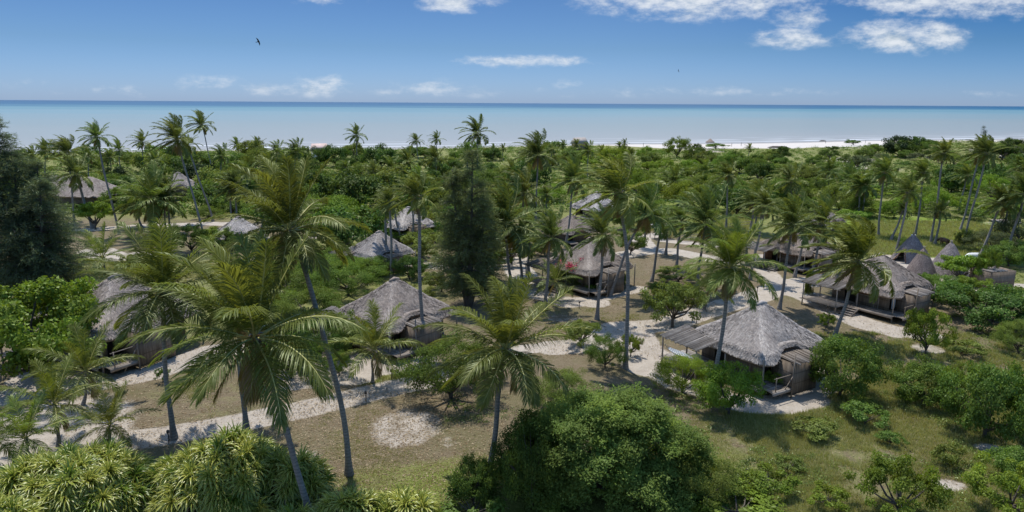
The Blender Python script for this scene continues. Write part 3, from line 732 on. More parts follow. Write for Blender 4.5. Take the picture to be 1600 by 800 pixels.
PALMS = [
    (486, 818, 397, 528, 166, dict(mid=(450, 680), lab="big foreground coconut palm with orange fruit stalks above the left striped bushes", thick=1.05, stalks=True)),
    (546, 742, 452, 360, 118, dict(mid=(520, 575), lab="very tall palm with a kinked trunk base standing on the brown lawn", thick=1.05)),
    (765, 746, 789, 545, 122, dict(lab="yellowish coconut palm left of the huge feathery bush in the foreground", thick=1.0)),
    (271, 684, 254, 455, 114, dict(lab="palm with a straight grey trunk rising from the path beside the reed hut at left")),
    (384, 672, 372, 478, 84, dict(lab="palm directly behind the big foreground palm, its fronds above that crown")),
    (93, 697, 84, 632, 62, dict(young=True, lab="young palm on the shaded sand below the big glossy leaved tree")),
    (49, 736, 40, 684, 58, dict(young=True, lab="young palm at the left edge above the striped bushes, drooping fronds")),
    (-8, 740, -14, 684, 55, dict(young=True, lab="young palm cut by the left edge of the photo")),
    (173, 700, 172, 662, 48, dict(young=True, lab="small young palm just above the left striped bush beside the path")),
    (131, 632, 134, 580, 62, dict(young=True, lab="young palm growing under the right side of the glossy leaved tree")),
    (138, 548, 138, 500, 46, dict(young=True, lab="young palm right in front of the leftmost reed hut")),
    (583, 598, 585, 545, 62, dict(young=True, lab="young palm in front of the central large thatched hut")),
    (165, 428, 160, 402, 42, dict(young=True, lab="upright young palm at the right flank of the big dark casuarina")),
    (246, 370, 238, 312, 80, dict(lab="broad crowned palm in front of the far left pyramid roof")),
    (222, 356, 214, 318, 40, {}), (259, 365, 256, 312, 40, {}), (266, 364, 262, 300, 34, {}),
    (145, 356, 119, 272, 46, dict(thick=1.4, lab="palm with a thick leaning trunk in front of the long far left roof")),
    (116, 345, 107, 238, 36, {}), (187, 366, 151, 214, 30, dict(mid=(168, 290), lab="tall slender leaning palm with a pinkish crownshaft against the sea, upper left")),
    (324, 385, 276, 218, 42, dict(mid=(300, 300), lab="tall slanting palm crossing the far left pyramid roof")),
    (333, 346, 292, 228, 24, dict(mid=(313, 285))), (333, 278, 315, 195, 28, dict(lab="highest palm against the sea left of centre, its crown nearly at the horizon", mid=(325, 235))),
    (374, 246, 370, 226, 15, dict(lab="tiny lone palm against the sea between the tallest left palm and centre")),
    (363, 374, 360, 298, 34, {}), (368, 374, 367, 288, 30, {}),
    (559, 262, 557, 212, 22, dict(lab="rounded palm against the sea, left of centre above the dark trees")),
    (654, 252, 650, 220, 16, {}), (683, 246, 682, 218, 15, {}), (746, 262, 745, 208, 36, dict(lab="single palm with wide crown against the sea right above the central casuarina")),
    (541, 284, 540, 262, 17, {}), (730, 262, 730, 242, 16, {}),
    (660, 548, 653, 308, 50, dict(mid=(657, 440), lab="very tall palm whose thin trunk crosses the central large hut roof")),
    (601, 422, 603, 322, 30, {}), (613, 437, 610, 314, 30, {}), (629, 379, 613, 310, 26, {}), (645, 381, 643, 300, 26, {}), (590, 372, 586, 344, 24, {}),
    (800, 446, 788, 352, 78, dict(lab="bushy palm with yellow hanging fronds just right of the central casuarina")),
    (818, 362, 817, 303, 50, {}), (836, 345, 840, 243, 44, {}), (830, 292, 828, 240, 24, {}),
    (884, 386, 896, 280, 42, dict(lab="slender palm whose trunk crosses the narrow roof behind the flowering hut")),
    (976, 575, 968, 302, 74, dict(mid=(981, 440), lab="very tall palm with a bare trunk standing by the sandy path fork at centre")),
    (954, 462, 1008, 335, 60, dict(mid=(978, 394), lab="palm with a strongly leaning trunk beside the flowering hut")),
    (1018, 440, 1032, 350, 36, {}), (1056, 419, 1064, 346, 34, {}), (1041, 398, 1044, 350, 26, {}), (1005, 386, 1013, 328, 26, {}),
    (1089, 456, 1103, 352, 64, {}), (1115, 622, 1142, 418, 80, dict(lab="palm standing against the hammock hut, fronds hanging over its thatch")),
    (1100, 482, 1107, 455, 36, dict(young=True, lab="young palm between the round leafy tree and the hammock hut roof")),
    (1054, 312, 1054, 284, 28, {}), (1101, 292, 1101, 268, 24, {}), (1135, 356, 1138, 274, 30, {}),
    (1164, 401, 1178, 316, 34, {}), (1179, 364, 1186, 306, 32, {}), (1186, 366, 1193, 318, 32, {}), (1171, 437, 1196, 322, 34, {}),
    (1218, 483, 1237, 352, 58, dict(lab="tall palm with slim grey trunk on the sandy junction before the dark porch hut")),
    (1242, 433, 1262, 350, 36, {}), (1260, 456, 1285, 350, 50, {}), (1304, 530, 1340, 408, 80, dict(lab="full crowned leaning palm standing in front of the stepped hut at right")),
    (1228, 374, 1232, 340, 30, {}), (1342, 338, 1344, 292, 30, {}), (1326, 322, 1327, 284, 34, {}), (1348, 338, 1353, 290, 28, {}), (1372, 368, 1382, 270, 34, dict(lab="tall palm with reddish crownshaft alone above the green field, right")),
    (1295, 304, 1296, 266, 26, {}), (1237, 330, 1236, 284, 36, {}),
    (1396, 404, 1419, 300, 34, {}), (1392, 376, 1411, 328, 18, {}), (1430, 368, 1443, 270, 30, {}), (1455, 379, 1475, 240, 28, {}),
    (1460, 381, 1469, 330, 24, {}), (1497, 334, 1511, 274, 26, {}), (1501, 360, 1531, 240, 34, dict(lab="left one of the two tall crossing palms at upper right")),
    (1504, 382, 1542, 240, 34, dict(lab="right one of the two tall crossing palms at upper right")),
    (1530, 405, 1565, 318, 40, {}), (1566, 378, 1576, 318, 34, {}), (1572, 408, 1601, 304, 44, {}), (1592, 350, 1606, 278, 30, {}),
    (932, 499, 941, 368, 52, dict(lab="palm standing exactly in front of the flowering hut, trunk across its roof")), (852, 481, 860, 372, 50, dict(lab="palm on brown grass left of the flowering hut")),
    (868, 466, 868, 440, 32, dict(young=True, lab="young yellow green palm against the left wall of the flowering hut")),
    (826, 427, 828, 356, 36, {}), (816, 444, 812, 372, 36, {}), (1213, 416, 1220, 384, 24, dict(young=True, lab="young palm at the dark porch hut")),
    (921, 340, 920, 320, 18, {}), (855, 334, 854, 304, 24, {}), (917, 282, 919, 236, 20, {}), (556, 416, 556, 402, 24, dict(young=True, lab="young palm left of the shaded thatched hut behind the central hut")),
    (520, 412, 520, 396, 24, dict(young=True, lab="dull grey green young palm left of the palm by the shaded hut")),
    
    (455, 290, 462, 238, 26, {}), (430, 280, 432, 238, 24, {}), (400, 262, 402, 230, 20, {}), (345, 290, 346, 244, 24, {}), (415, 300, 418, 258, 26, {}), (240, 290, 242, 250, 22, {}),
    (222, 270, 222, 222, 22, {}), (188, 270, 186, 234, 20, {}), (172, 280, 172, 246, 20, {}), (70, 280, 70, 236, 22, {}), (50, 290, 50, 244, 20, {}), (140, 290, 138, 244, 22, {}),
    (385, 320, 385, 272, 28, {}), (445, 330, 442, 284, 30, {}), (410, 372, 414, 318, 30, {}),
    (640, 288, 637, 252, 26, {}), (612, 292, 611, 262, 25, {}), (683, 286, 680, 248, 26, {}), (585, 300, 584, 268, 22, {}), (800, 300, 800, 268, 24, {}), (655, 330, 655, 280, 26, {}), 
    (862, 262, 862, 234, 14, {}), (880, 252, 880, 228, 12, {}), (900, 250, 901, 226, 12, {}), (968, 248, 968, 228, 10, {}), (975, 246, 976, 224, 9, {}), (770, 250, 771, 232, 10, {}), (786, 250, 786, 232, 10, {}), (1170, 250, 1171, 232, 10, {}),
    (940, 262, 940, 238, 14, {}), (1590, 300, 1593, 262, 24, {}),
]
for a in PALMS:
    palm(*a[:5], **a[5])

# ------------------------------------------------------------------ leafy trees and bushes
def leaves(pos, nor, ln, wd, rng, fv):
    """one rhombic leaf per point"""
    n = len(pos)
    a = nrm(np.cross(nor, rng.normal(size=(n, 3)))); b = np.cross(nor, a)
    ln = np.broadcast_to(ln, (n,))[:, None]; wd = np.broadcast_to(wd, (n,))[:, None]
    V = np.stack([pos - a * ln / 2, pos + b * wd / 2 - nor * wd * .15, pos + a * ln / 2, pos - b * wd / 2 - nor * wd * .15], 1).reshape(-1, 3)
    Q = np.arange(n * 4).reshape(n, 4)
    return V, Q, np.repeat(fv, 4)
def unit_tree(seed, N=6000, clumps=46, cr=(0.17, 0.30), leaf=0.060, ratio=0.5, zlo=0.12, shape='round', fill=0.55, mat='leaf', low=-0.35):
    """unit crown: radius 1 in plan, height 1; with its trunk and limbs"""
    rng = np.random.default_rng(seed)
    d = rnd_dirs(rng, clumps * 3)
    d = d[d[:, 2] > (low if shape != 'flat' else 0.0)][:clumps]; clumps = len(d)
    lump = 0.72 + 0.36 * rng.random(clumps)
    rad = (fill + (1 - fill) * rng.random(clumps) ** 0.6) * lump
    C = d * rad[:, None]
    cz = (1 + zlo) / 2; hz = (1 - zlo) / 2
    if shape == 'flat': C[:, 2] = 0.42 + 0.45 * C[:, 2] ** 1.0
    else: C[:, 2] = cz + C[:, 2] * hz * 0.88
    R = rng.uniform(*cr, clumps)
    w = R ** 2; k = rng.choice(clumps, N, p=w / w.sum())
    dd = rnd_dirs(rng, N); rr = rng.random(N) ** 0.45
    off = dd * (rr * R[k])[:, None]
    off[:, 2] *= (0.55 if shape != 'flat' else 0.4)
    pos = C[k] + off
    pos[:, 2] = np.maximum(pos[:, 2], 0.02 + 0.04 * rng.random(N))
    out = nrm(C[k] - np.array([0, 0, 0.4]) + dd * 0.6)
    nor = nrm(out * 0.6 + np.array([0, 0, 0.65]) + rng.normal(0, 0.55, (N, 3)))
    cf = rng.uniform(0.1, 0.62, clumps)
    fv = np.clip(cf[k] + rng.normal(0, 0.12, N) + 0.10 * rr, 0, 0.86)
    V, Q, A = leaves(pos, nor, leaf * rng.uniform(0.7, 1.3, N), leaf * ratio * rng.uniform(0.7, 1.3, N), rng, fv)
    crown = mesh_of("crown", V, [Q], [M[mat]], fv=A)
    mb = MB()
    big = np.argsort(-R)[:12]
    mb.tube([(0, 0, -0.06), (0.01, 0.01, 0.12), (0.02, 0, 0.28)], [0.050, 0.036, 0.030], 6)
    for b in big:
        e = C[b]; s0 = np.array([0.01, 0.0, rng.uniform(0.06, 0.24)])
        m1 = s0 * 0.5 + e * 0.5 + np.array([0, 0, -0.03]) + rng.normal(0, 0.03, 3)
        mb.tube([s0, m1, e], [0.024, 0.015, 0.006], 5)
    trunk = mb.mesh("trunk", [M['bark']], smooth=True)
    return crown, trunk
KIND = {
    'round': [unit_tree(s, 14000, 90, (0.13, 0.25), 0.050, 0.55, zlo=0.0, low=-0.75) for s in (101, 102, 103)],
    'round_far': [unit_tree(s, 4200, 40, (0.17, 0.32), 0.085, 0.6, zlo=0.0, low=-0.6) for s in (111, 112, 113, 114)],
    'fine': [unit_tree(s, 22000, 100, (0.11, 0.22), 0.036, 0.42, mat='fine_leaf', zlo=0.0, low=-0.6) for s in (121, 122)],
    'fine_far': [unit_tree(s, 6500, 50, (0.14, 0.27), 0.065, 0.42, mat='fine_leaf', zlo=0.0, low=-0.6) for s in (126, 127)],
    'loose': [unit_tree(s, 8500, 55, (0.10, 0.20), 0.055, 0.48, fill=0.35, zlo=0.0, low=-0.7) for s in (131, 132, 133)],
    'flat': [unit_tree(s, 4200, 40, (0.14, 0.26), 0.085, 0.55, shape='flat', mat='waxy_leaf') for s in (141, 142)],
    'waxy': [unit_tree(s, 16000, 100, (0.11, 0.22), 0.052, 0.60, mat='waxy_leaf', zlo=0.0, low=-0.6) for s in (151, 152)],
    'low': [unit_tree(s, 2200, 26, (0.18, 0.30), 0.10, 0.55, zlo=0.0) for s in (161, 162, 163, 164)],
}
GREEN = {'dark': (0.074, 0.132, 0.026), 'mid': (0.122, 0.190, 0.034), 'bright': (0.170, 0.258, 0.030), 'olive': (0.170, 0.215, 0.045),
         'grey': (0.115, 0.140, 0.070), 'yellow': (0.21, 0.28, 0.032), 'deep': (0.034, 0.062, 0.026)}
def tree(cx, yb, wpx, hpx, kind='round', col='mid', lab=None, name=None, desc=None, cat='bush', group=None, trunk=True, zoff=0.0):
    """bounding box in pixels: centre x, bottom y, width, height"""
    B = G(cx, yb)
    d0 = depth(B); r = wpx / 2 * d0 / F_PX
    B = np.array([B[0] * (1 + r * 0.55 / B[1]), B[1] + r * 0.55, 0]); B[2] = float(hgt(B[0], B[1]))
    d = depth(B); r = wpx / 2 * d / F_PX
    dep = math.atan2(CAM_H, B[1])
    h = max(0.5, (hpx * d / F_PX - r * math.sin(dep) * 0.9) / math.cos(dep))
    rng = random.Random(int(cx * 31 + yb * 17))
    mc, mt = KIND[kind][rng.randrange(len(KIND[kind]))]
    nm = name or ('tree' if h > 4 else 'bush')
    root = empty(nm, tuple(B), rng.uniform(0, 6.28))
    r *= 1.13; h *= 1.14
    s = (r * rng.uniform(0.95, 1.05), r * rng.uniform(0.95, 1.05), h)
    c = link("crown", mc, root, None, None, s); g = GREEN[col] if isinstance(col, str) else col
    k = rng.uniform(0.88, 1.12); c.color = (g[0] * k, g[1] * k, g[2] * k, 1)
    if trunk: link("trunk", mt, root, None, None, s)
    root['category'] = cat if name or h <= 4 else 'tree'
    root['group'] = group or ('trees among the huts' if h > 4 else 'bushes among the huts')
    REG.append(dict(o=root, px=cx, py=yb - hpx / 2, kind=desc or f"{dict(dark='dark green', mid='green', bright='bright green', olive='olive green', grey='grey green', yellow='yellow green', deep='very dark')[col] if isinstance(col, str) else 'green'} {'tree' if h > 4 else 'bush'}", lab=lab, d=d))
    return root

TREES = [
    # foreground
    (60, 610, 200, 165, 'waxy', 'bright', dict(lab="large glossy bright leaved tree at the left edge", name='leafy_tree', cat='tree')),
    (15, 480, 50, 60, 'waxy', 'bright', dict(lab="bright leafy branch top showing at the left edge below the dark casuarina")),
    (1310, 632, 108, 105, 'round', 'mid', dict(lab="full green bush right of the hammock hut")),
    (1440, 642, 92, 78, 'round', 'mid', dict(lab="round dark green bush on the open grass at right")),
    (1444, 562, 70, 85, 'loose', 'yellow', dict(lab="many stemmed yellowish shrub below the stepped hut's right end")),
    (1535, 700, 124, 128, 'round', 'mid', dict(lab="tall pale green tree near the right edge of the open grass", name='leafy_tree', cat='tree')),
    (1602, 690, 80, 110, 'loose', 'bright', dict(lab="bright tree cut by the right edge beside the pale green tree")),
    (1400, 830, 120, 110, 'loose', 'bright', dict(lab="airy bright shrub at the bottom right of the photo")),
    (1570, 830, 130, 110, 'loose', 'yellow', dict(lab="yellow green shrub in the bottom right corner")),
    (1500, 640, 60, 70, 'fine', 'olive', {}), (1590, 775, 90, 70, 'round', 'mid', {}), (1480, 735, 50, 40, 'low', 'olive', {}), (1200, 780, 80, 50, 'low', 'bright', {}), (1290, 800, 60, 40, 'low', 'yellow', {}), (1230, 740, 44, 26, 'low', 'olive', {}), (1390, 700, 40, 26, 'low', 'mid', {}), (1480, 600, 40, 26, 'low', 'bright', {}),
    (1350, 672, 70, 42, 'low', 'mid', dict(lab="low green bush in front of the full bush beside the hammock hut")),
    (1270, 690, 70, 36, 'low', 'olive', {}), (1345, 640, 40, 20, 'low', 'olive', {}),
    (1420, 632, 30, 20, 'low', 'bright', {}), (1500, 560, 60, 30, 'low', 'olive', {}),
    (1545, 520, 150, 75, 'round', 'dark', dict(lab="wide dark green thicket at the right edge below the reed enclosure")),
    (1470, 480, 60, 50, 'round', 'mid', dict(lab="green bushes hiding the right end of the stepped hut")),
    (1590, 560, 70, 60, 'fine', 'olive', {}), (1520, 470, 60, 40, 'loose', 'bright', {}),
    (1137, 660, 92, 88, 'round', 'bright', dict(lab="leafy shrub in front of the hammock hut deck")),
    (1065, 622, 84, 66, 'fine', 'yellow', dict(lab="light feathery shrub left of the hammock hut deck")),
    (1212, 612, 66, 42, 'loose', 'yellow', dict(lab="small bright yellow green plants at the hammock hut's front steps")),
    (1050, 520, 104, 84, 'loose', 'olive', dict(lab="round leafy tree beside the path behind the hammock", name='leafy_tree', cat='tree')),
    (908, 548, 60, 50, 'loose', 'olive', dict(lab="small spreading tree on the left side of the path fork")),
    (945, 580, 62, 55, 'fine', 'mid', dict(lab="bushy plant right of the small spreading tree at the path fork")),
    (985, 560, 36, 40, 'loose', 'yellow', {}),
    (1290, 515, 30, 26, 'loose', 'bright', dict(lab="small round sapling on brown grass in front of the stepped hut")),
    (1262, 470, 14, 46, 'round', 'bright', dict(lab="narrow upright green shrub left of the wooden steps")),
    (1286, 418, 40, 30, 'round', 'mid', dict(lab="green hedge bush at the right corner of the dark porch hut")), (1306, 412, 18, 22, 'loose', 'bright', {}),
    (1355, 470, 16, 26, 'loose', 'bright', dict(lab="thin leafy sapling on the deck edge of the stepped hut")), (1425, 480, 20, 44, 'loose', 'yellow', dict(lab="yellow green sapling by the pale curtain of the stepped hut")),
    # between the huts
    (705, 640, 150, 110, 'fine', 'mid', dict(lab="spreading feathery tree right of the central large hut", name='leafy_tree', cat='tree')),
    (755, 600, 70, 60, 'fine', 'olive', {}), (640, 548, 30, 30, 'loose', 'bright', {}), (618, 545, 50, 34, 'loose', 'bright', dict(lab="bright small bush at the central large hut's doorway")),
    (455, 600, 90, 80, 'fine', 'mid', {}), (500, 570, 90, 70, 'fine', 'dark', {}), (545, 560, 60, 70, 'loose', 'mid', {}),
    (480, 510, 110, 60, 'fine', 'mid', {}), (545, 470, 110, 62, 'fine', 'mid', dict(lab="feathery acacia just left of the central large roof")), (430, 540, 80, 70, 'fine', 'olive', {}),
    (500, 450, 90, 50, 'fine', 'mid', {}), (455, 470, 90, 50, 'fine', 'mid', {}), (530, 425, 80, 40, 'fine', 'mid', {}), (470, 425, 70, 40, 'loose', 'mid', {}), (420, 590, 70, 60, 'fine', 'mid', {}), (530, 590, 46, 40, 'fine', 'mid', {}), (575, 440, 70, 40, 'fine', 'mid', {}), (640, 440, 50, 40, 'round', 'dark', dict(lab="dark bush right of the shaded hut's brown wall")),
    (440, 450, 70, 45, 'loose', 'mid', {}), (655, 480, 60, 34, 'loose', 'olive', {}),
    (520, 350, 84, 44, 'round', 'bright', dict(lab="neat bright green leafy bush above the far sandy path")),
    (655, 380, 80, 26, 'round', 'bright', dict(lab="clipped bright hedge in front of the far central roof")), (600, 372, 40, 30, 'round', 'mid', {}),
    (930, 455, 62, 24, 'round', 'bright', dict(lab="clipped green hedge around the flowering hut's front deck")), (966, 452, 22, 30, 'round', 'bright', {}),
    (905, 440, 10, 22, 'loose', 'yellow', {}), (985, 400, 50, 40, 'loose', 'mid', dict(lab="banana like clump at the right side of the flowering hut")),
    (1040, 470, 60, 34, 'loose', 'olive', {}), (850, 400, 40, 26, 'round', 'mid', {}), (975, 360, 40, 40, 'round', 'mid', {}), (1010, 350, 40, 30, 'round', 'mid', {}),
    (1500, 447, 62, 50, 'flat', 'bright', dict(lab="flat topped tree on the sand in front of the right cone hut", name='umbrella_tree', cat='tree')),
    (1535, 450, 40, 60, 'loose', 'bright', dict(lab="leafy banana plants left of the reed enclosure")), (1530, 500, 60, 50, 'loose', 'mid', {}), (1450, 455, 36, 30, 'loose', 'mid', dict(lab="green creeper bush at the foot of the middle cone hut")),
    (1412, 388, 22, 16, 'round', 'mid', dict(lab="dark bush left of the left cone hut, below the white cow")), (1505, 384, 22, 26, 'round', 'dark', {}), (1575, 420, 60, 44, 'round', 'mid', {}), (1545, 400, 70, 40, 'fine', 'grey', {}),
    (1590, 470, 40, 24, 'loose', 'olive', {}), (1590, 385, 60, 50, 'fine_far', 'grey', {}),
    (340, 400, 60, 46, 'loose', 'mid', {}), (345, 385, 70, 30, 'waxy', 'yellow', {}), (150, 360, 50, 46, 'flat', 'bright', dict(lab="bright layered tree below the long far left roof", name='umbrella_tree', cat='tree')),
    (300, 400, 50, 50, 'loose', 'mid', {}), (110, 470, 50, 30, 'low', 'olive', {}), (255, 600, 24, 26, 'loose', 'mid', {}),
    (200, 420, 30, 20, 'loose', 'olive', {}), (780, 420, 40, 30, 'loose', 'mid', {}), (690, 460, 60, 40, 'loose', 'olive', {}),
    (1190, 420, 16, 12, 'low', 'mid', {}), (1140, 425, 30, 16, 'loose', 'olive', {}), (1060, 445, 70, 30, 'loose', 'olive', {}),
    (740, 800, 70, 80, 'round', 'mid', dict(lab="green shrub at the foot of the yellowish foreground palm")), (640, 830, 60, 40, 'low', 'mid', {}), (740, 830, 110, 60, 'low', 'mid', {}),
    # dark wood in the middle distance
    (560, 330, 90, 62, 'round_far', 'dark', {}), (478, 330, 80, 60, 'round_far', 'dark', {}), (525, 262, 44, 34, 'round_far', 'dark', {}), (596, 268, 50, 40, 'round_far', 'dark', {}),
    (315, 292, 60, 36, 'round_far', 'deep', dict(lab="very dark tree behind the tall slanting palm at left")), (185, 290, 40, 30, 'round_far', 'deep', {}),
    (1150, 338, 70, 46, 'round_far', 'dark', {}), (1115, 330, 50, 40, 'round_far', 'dark', {}), (1190, 320, 44, 34, 'round_far', 'dark', {}),
    (1404, 240, 46, 32, 'round_far', 'deep', dict(lab="big dark round tree on the dune near the beach")), (1432, 232, 20, 18, 'round_far', 'dark', {}), (1452, 228, 26, 12, 'low', 'dark', {}), (1300, 236, 18, 8, 'low', 'dark', {}), (1333, 227, 22, 9, 'low', 'dark', {}),
    (1088, 236, 16, 11, 'round', 'dark', dict(lab="dark round bush on the beach left of the beach shelter")), (1118, 233, 34, 9, 'low', 'mid', {}),
    (1486, 302, 60, 44, 'round_far', 'dark', {}), (1550, 296, 60, 40, 'round_far', 'dark', {}), (1592, 270, 40, 30, 'round_far', 'dark', {}),
    (1540, 240, 30, 24, 'round_far', 'dark', {}), (1580, 232, 30, 16, 'round_far', 'dark', {}), (1210, 330, 50, 30, 'round_far', 'dark', {}),
]
for a in TREES:
    tree(*a[:5], col=a[5], **a[6])

# the wood and scrub between the huts and the beach: one thing each, placed by region
def in_any(px, py, boxes):
    return any(a <= px <= c and b <= py <= d for a, b, c, d in boxes)
OPEN = [(1340, 345, 1500, 400), (1060, 340, 1180, 372), (985, 350, 1120, 420), (860, 290, 975, 380), (1175, 340, 1300, 420), (1470, 325, 1510, 345), (75, 275, 175, 345), (250, 290, 330, 330), (1265, 322, 1305, 345), (990, 215, 1380, 240)]
rs = random.Random(77)
cnt = 0; tries = 0; placed = []
zones = [  # px range, base-row range, count, kinds, colours
    ((0, 480), (248, 345), 62, ('round_far', 'fine_far', 'round_far'), ('mid', 'dark', 'mid', 'olive')),
    ((480, 830), (246, 345), 58, ('round_far', 'fine_far', 'round_far'), ('dark', 'mid', 'dark', 'olive')),
    ((820, 1110), (246, 330), 72, ('low', 'round_far', 'fine_far'), ('bright', 'mid', 'yellow', 'olive')),
    ((1100, 1350), (248, 335), 70, ('low', 'round_far', 'fine_far'), ('olive', 'mid', 'dark', 'mid')),
    ((1330, 1620), (300, 347), 56, ('low', 'low', 'low', 'fine_far'), ('bright', 'yellow', 'bright', 'mid')),
    ((1340, 1620), (236, 300), 40, ('low', 'round_far', 'fine_far'), ('olive', 'grey', 'mid', 'dark')),
    ((380, 800), (345, 420), 18, ('loose', 'round_far'), ('mid', 'dark', 'olive')),
]
for (x0, x1), (y0, y1), n, ks, cs in zones:
    k = 0; t = 0
    while k < n and t < n * 30:
        t += 1
        px = rs.uniform(x0, x1); py = y0 + (y1 - y0) * rs.random() ** 1.15
        if in_any(px, py, OPEN): continue
        d = depth(G(px, py)); w = rs.uniform(2.6, 6.0) * F_PX / d * 2 * 0.8
        kd = rs.choice(ks)
        if kd == 'low': w *= 0.8
        if any(abs(px - a) < w * 0.42 and abs(py - b) < w * 0.16 for a, b in placed): continue
        placed.append((px, py))
        h = w * (rs.uniform(0.5, 0.8) if kd != 'low' else rs.uniform(0.28, 0.45))
        tree(px, py, w, h, kd, col=rs.choice(cs), group='trees and bushes of the wood behind the huts', trunk=(kd != 'low'))
        k += 1

# the huge feathery bush in the foreground: crown of its own
def big_bush():
    rng = np.random.default_rng(9)
    c0 = G(962, 812); c0[1] += 2.6
    root = empty("feathery_tree", (c0[0], c0[1], float(hgt(c0[0], c0[1]))))
    n = 260
    d = rnd_dirs(rng, n * 2); d = d[d[:, 2] > -0.15][:n]; n = len(d)
    lump = 0.66 + 0.50 * np.array([float(fbm(v[0] * 2.2 + 5, v[1] * 2.2 + v[2] * 2)) for v in d])
    C = d * (lump * rng.uniform(0.72, 1.0, n))[:, None] * np.array([5.7, 3.9, 4.9]) + np.array([0, 0, 0.9])
    C[:, 2] = np.maximum(C[:, 2], 0.4)
    C[:, 2] -= 0.9 * np.clip((C[:, 0] + 1) / 5.0, 0, 1) ** 2
    R = rng.uniform(0.45, 0.95, n)
    V, Q, A = [], [], []; o = 0
    for i in range(n):
        m_ = int(900 * R[i] ** 2 / 0.5) + 60
        dd = rnd_dirs(rng, m_); rr = rng.random(m_) ** 0.5
        pos = C[i] + dd * (rr * R[i])[:, None] * np.array([1.1, 1.1, 0.6])
        # sprays: leaflets gather along short drooping twigs
        tw = rnd_dirs(rng, m_ // 14 + 1)
        idx = rng.integers(0, len(tw), m_); tpos = C[i] + tw[idx] * (R[i] * rng.uniform(0.2, 1.25, m_))[:, None] * np.array([1.1, 1.1, 0.62]) + rng.normal(0, 0.045, (m_, 3))
        use = rng.random(m_) < 0.6; pos[use] = tpos[use]
        nor = nrm(d[i] * 0.4 + np.array([0, 0, 0.8]) + rng.normal(0, 0.5, (m_, 3)))
        fv = np.clip(rng.uniform(0.0, 0.75) + rng.normal(0, 0.10, m_) + 0.1 * rr, 0, 0.85)
        v, q, a = leaves(pos, nor, 0.15 * rng.uniform(0.5, 1.5, m_), 0.062, rng, fv)
        V.append(v); Q.append(q + o); A.append(a); o += len(v)
    me = mesh_of("crown", np.vstack(V), [np.vstack(Q)], [M['fine_leaf']], fv=np.concatenate(A))
    c = link("crown", me, root); c.color = (0.175, 0.235, 0.052, 1)
    mb = MB()
    for i in range(0, n, 5):
        s0 = np.array([rng.uniform(-.5, .5), rng.uniform(-.3, .3), 0.0])
        mb.tube([s0 - [0, 0, .2], s0 * 0.6 + C[i] * 0.45 + [0, 0, .3], C[i]], [0.09, 0.05, 0.015], 5)
    mb.build("trunk", M['bark'], root, smooth=True)
    tag(root, "huge feathery green spreading tree filling the bottom centre of the photo", "tree", None)
big_bush()
for (x, y, w, h, k, c, lb) in ((830, 812, 120, 150, 'fine', 'dark', "darker feathery bush joined to the left side of the huge spreading tree"),
                               (1090, 800, 110, 90, 'fine', 'olive', "low feathery shrub at the right foot of the huge spreading tree"),
                               (880, 640, 90, 60, 'fine', 'olive', "feathery treetop behind the huge spreading tree's left shoulder"),
                               (1150, 830, 140, 60, 'low', 'bright', "low bright weeds at the bottom edge right of the huge tree")):
    tree(x, y, w, h, k, col=c, lab=lb, desc="feathery bush")

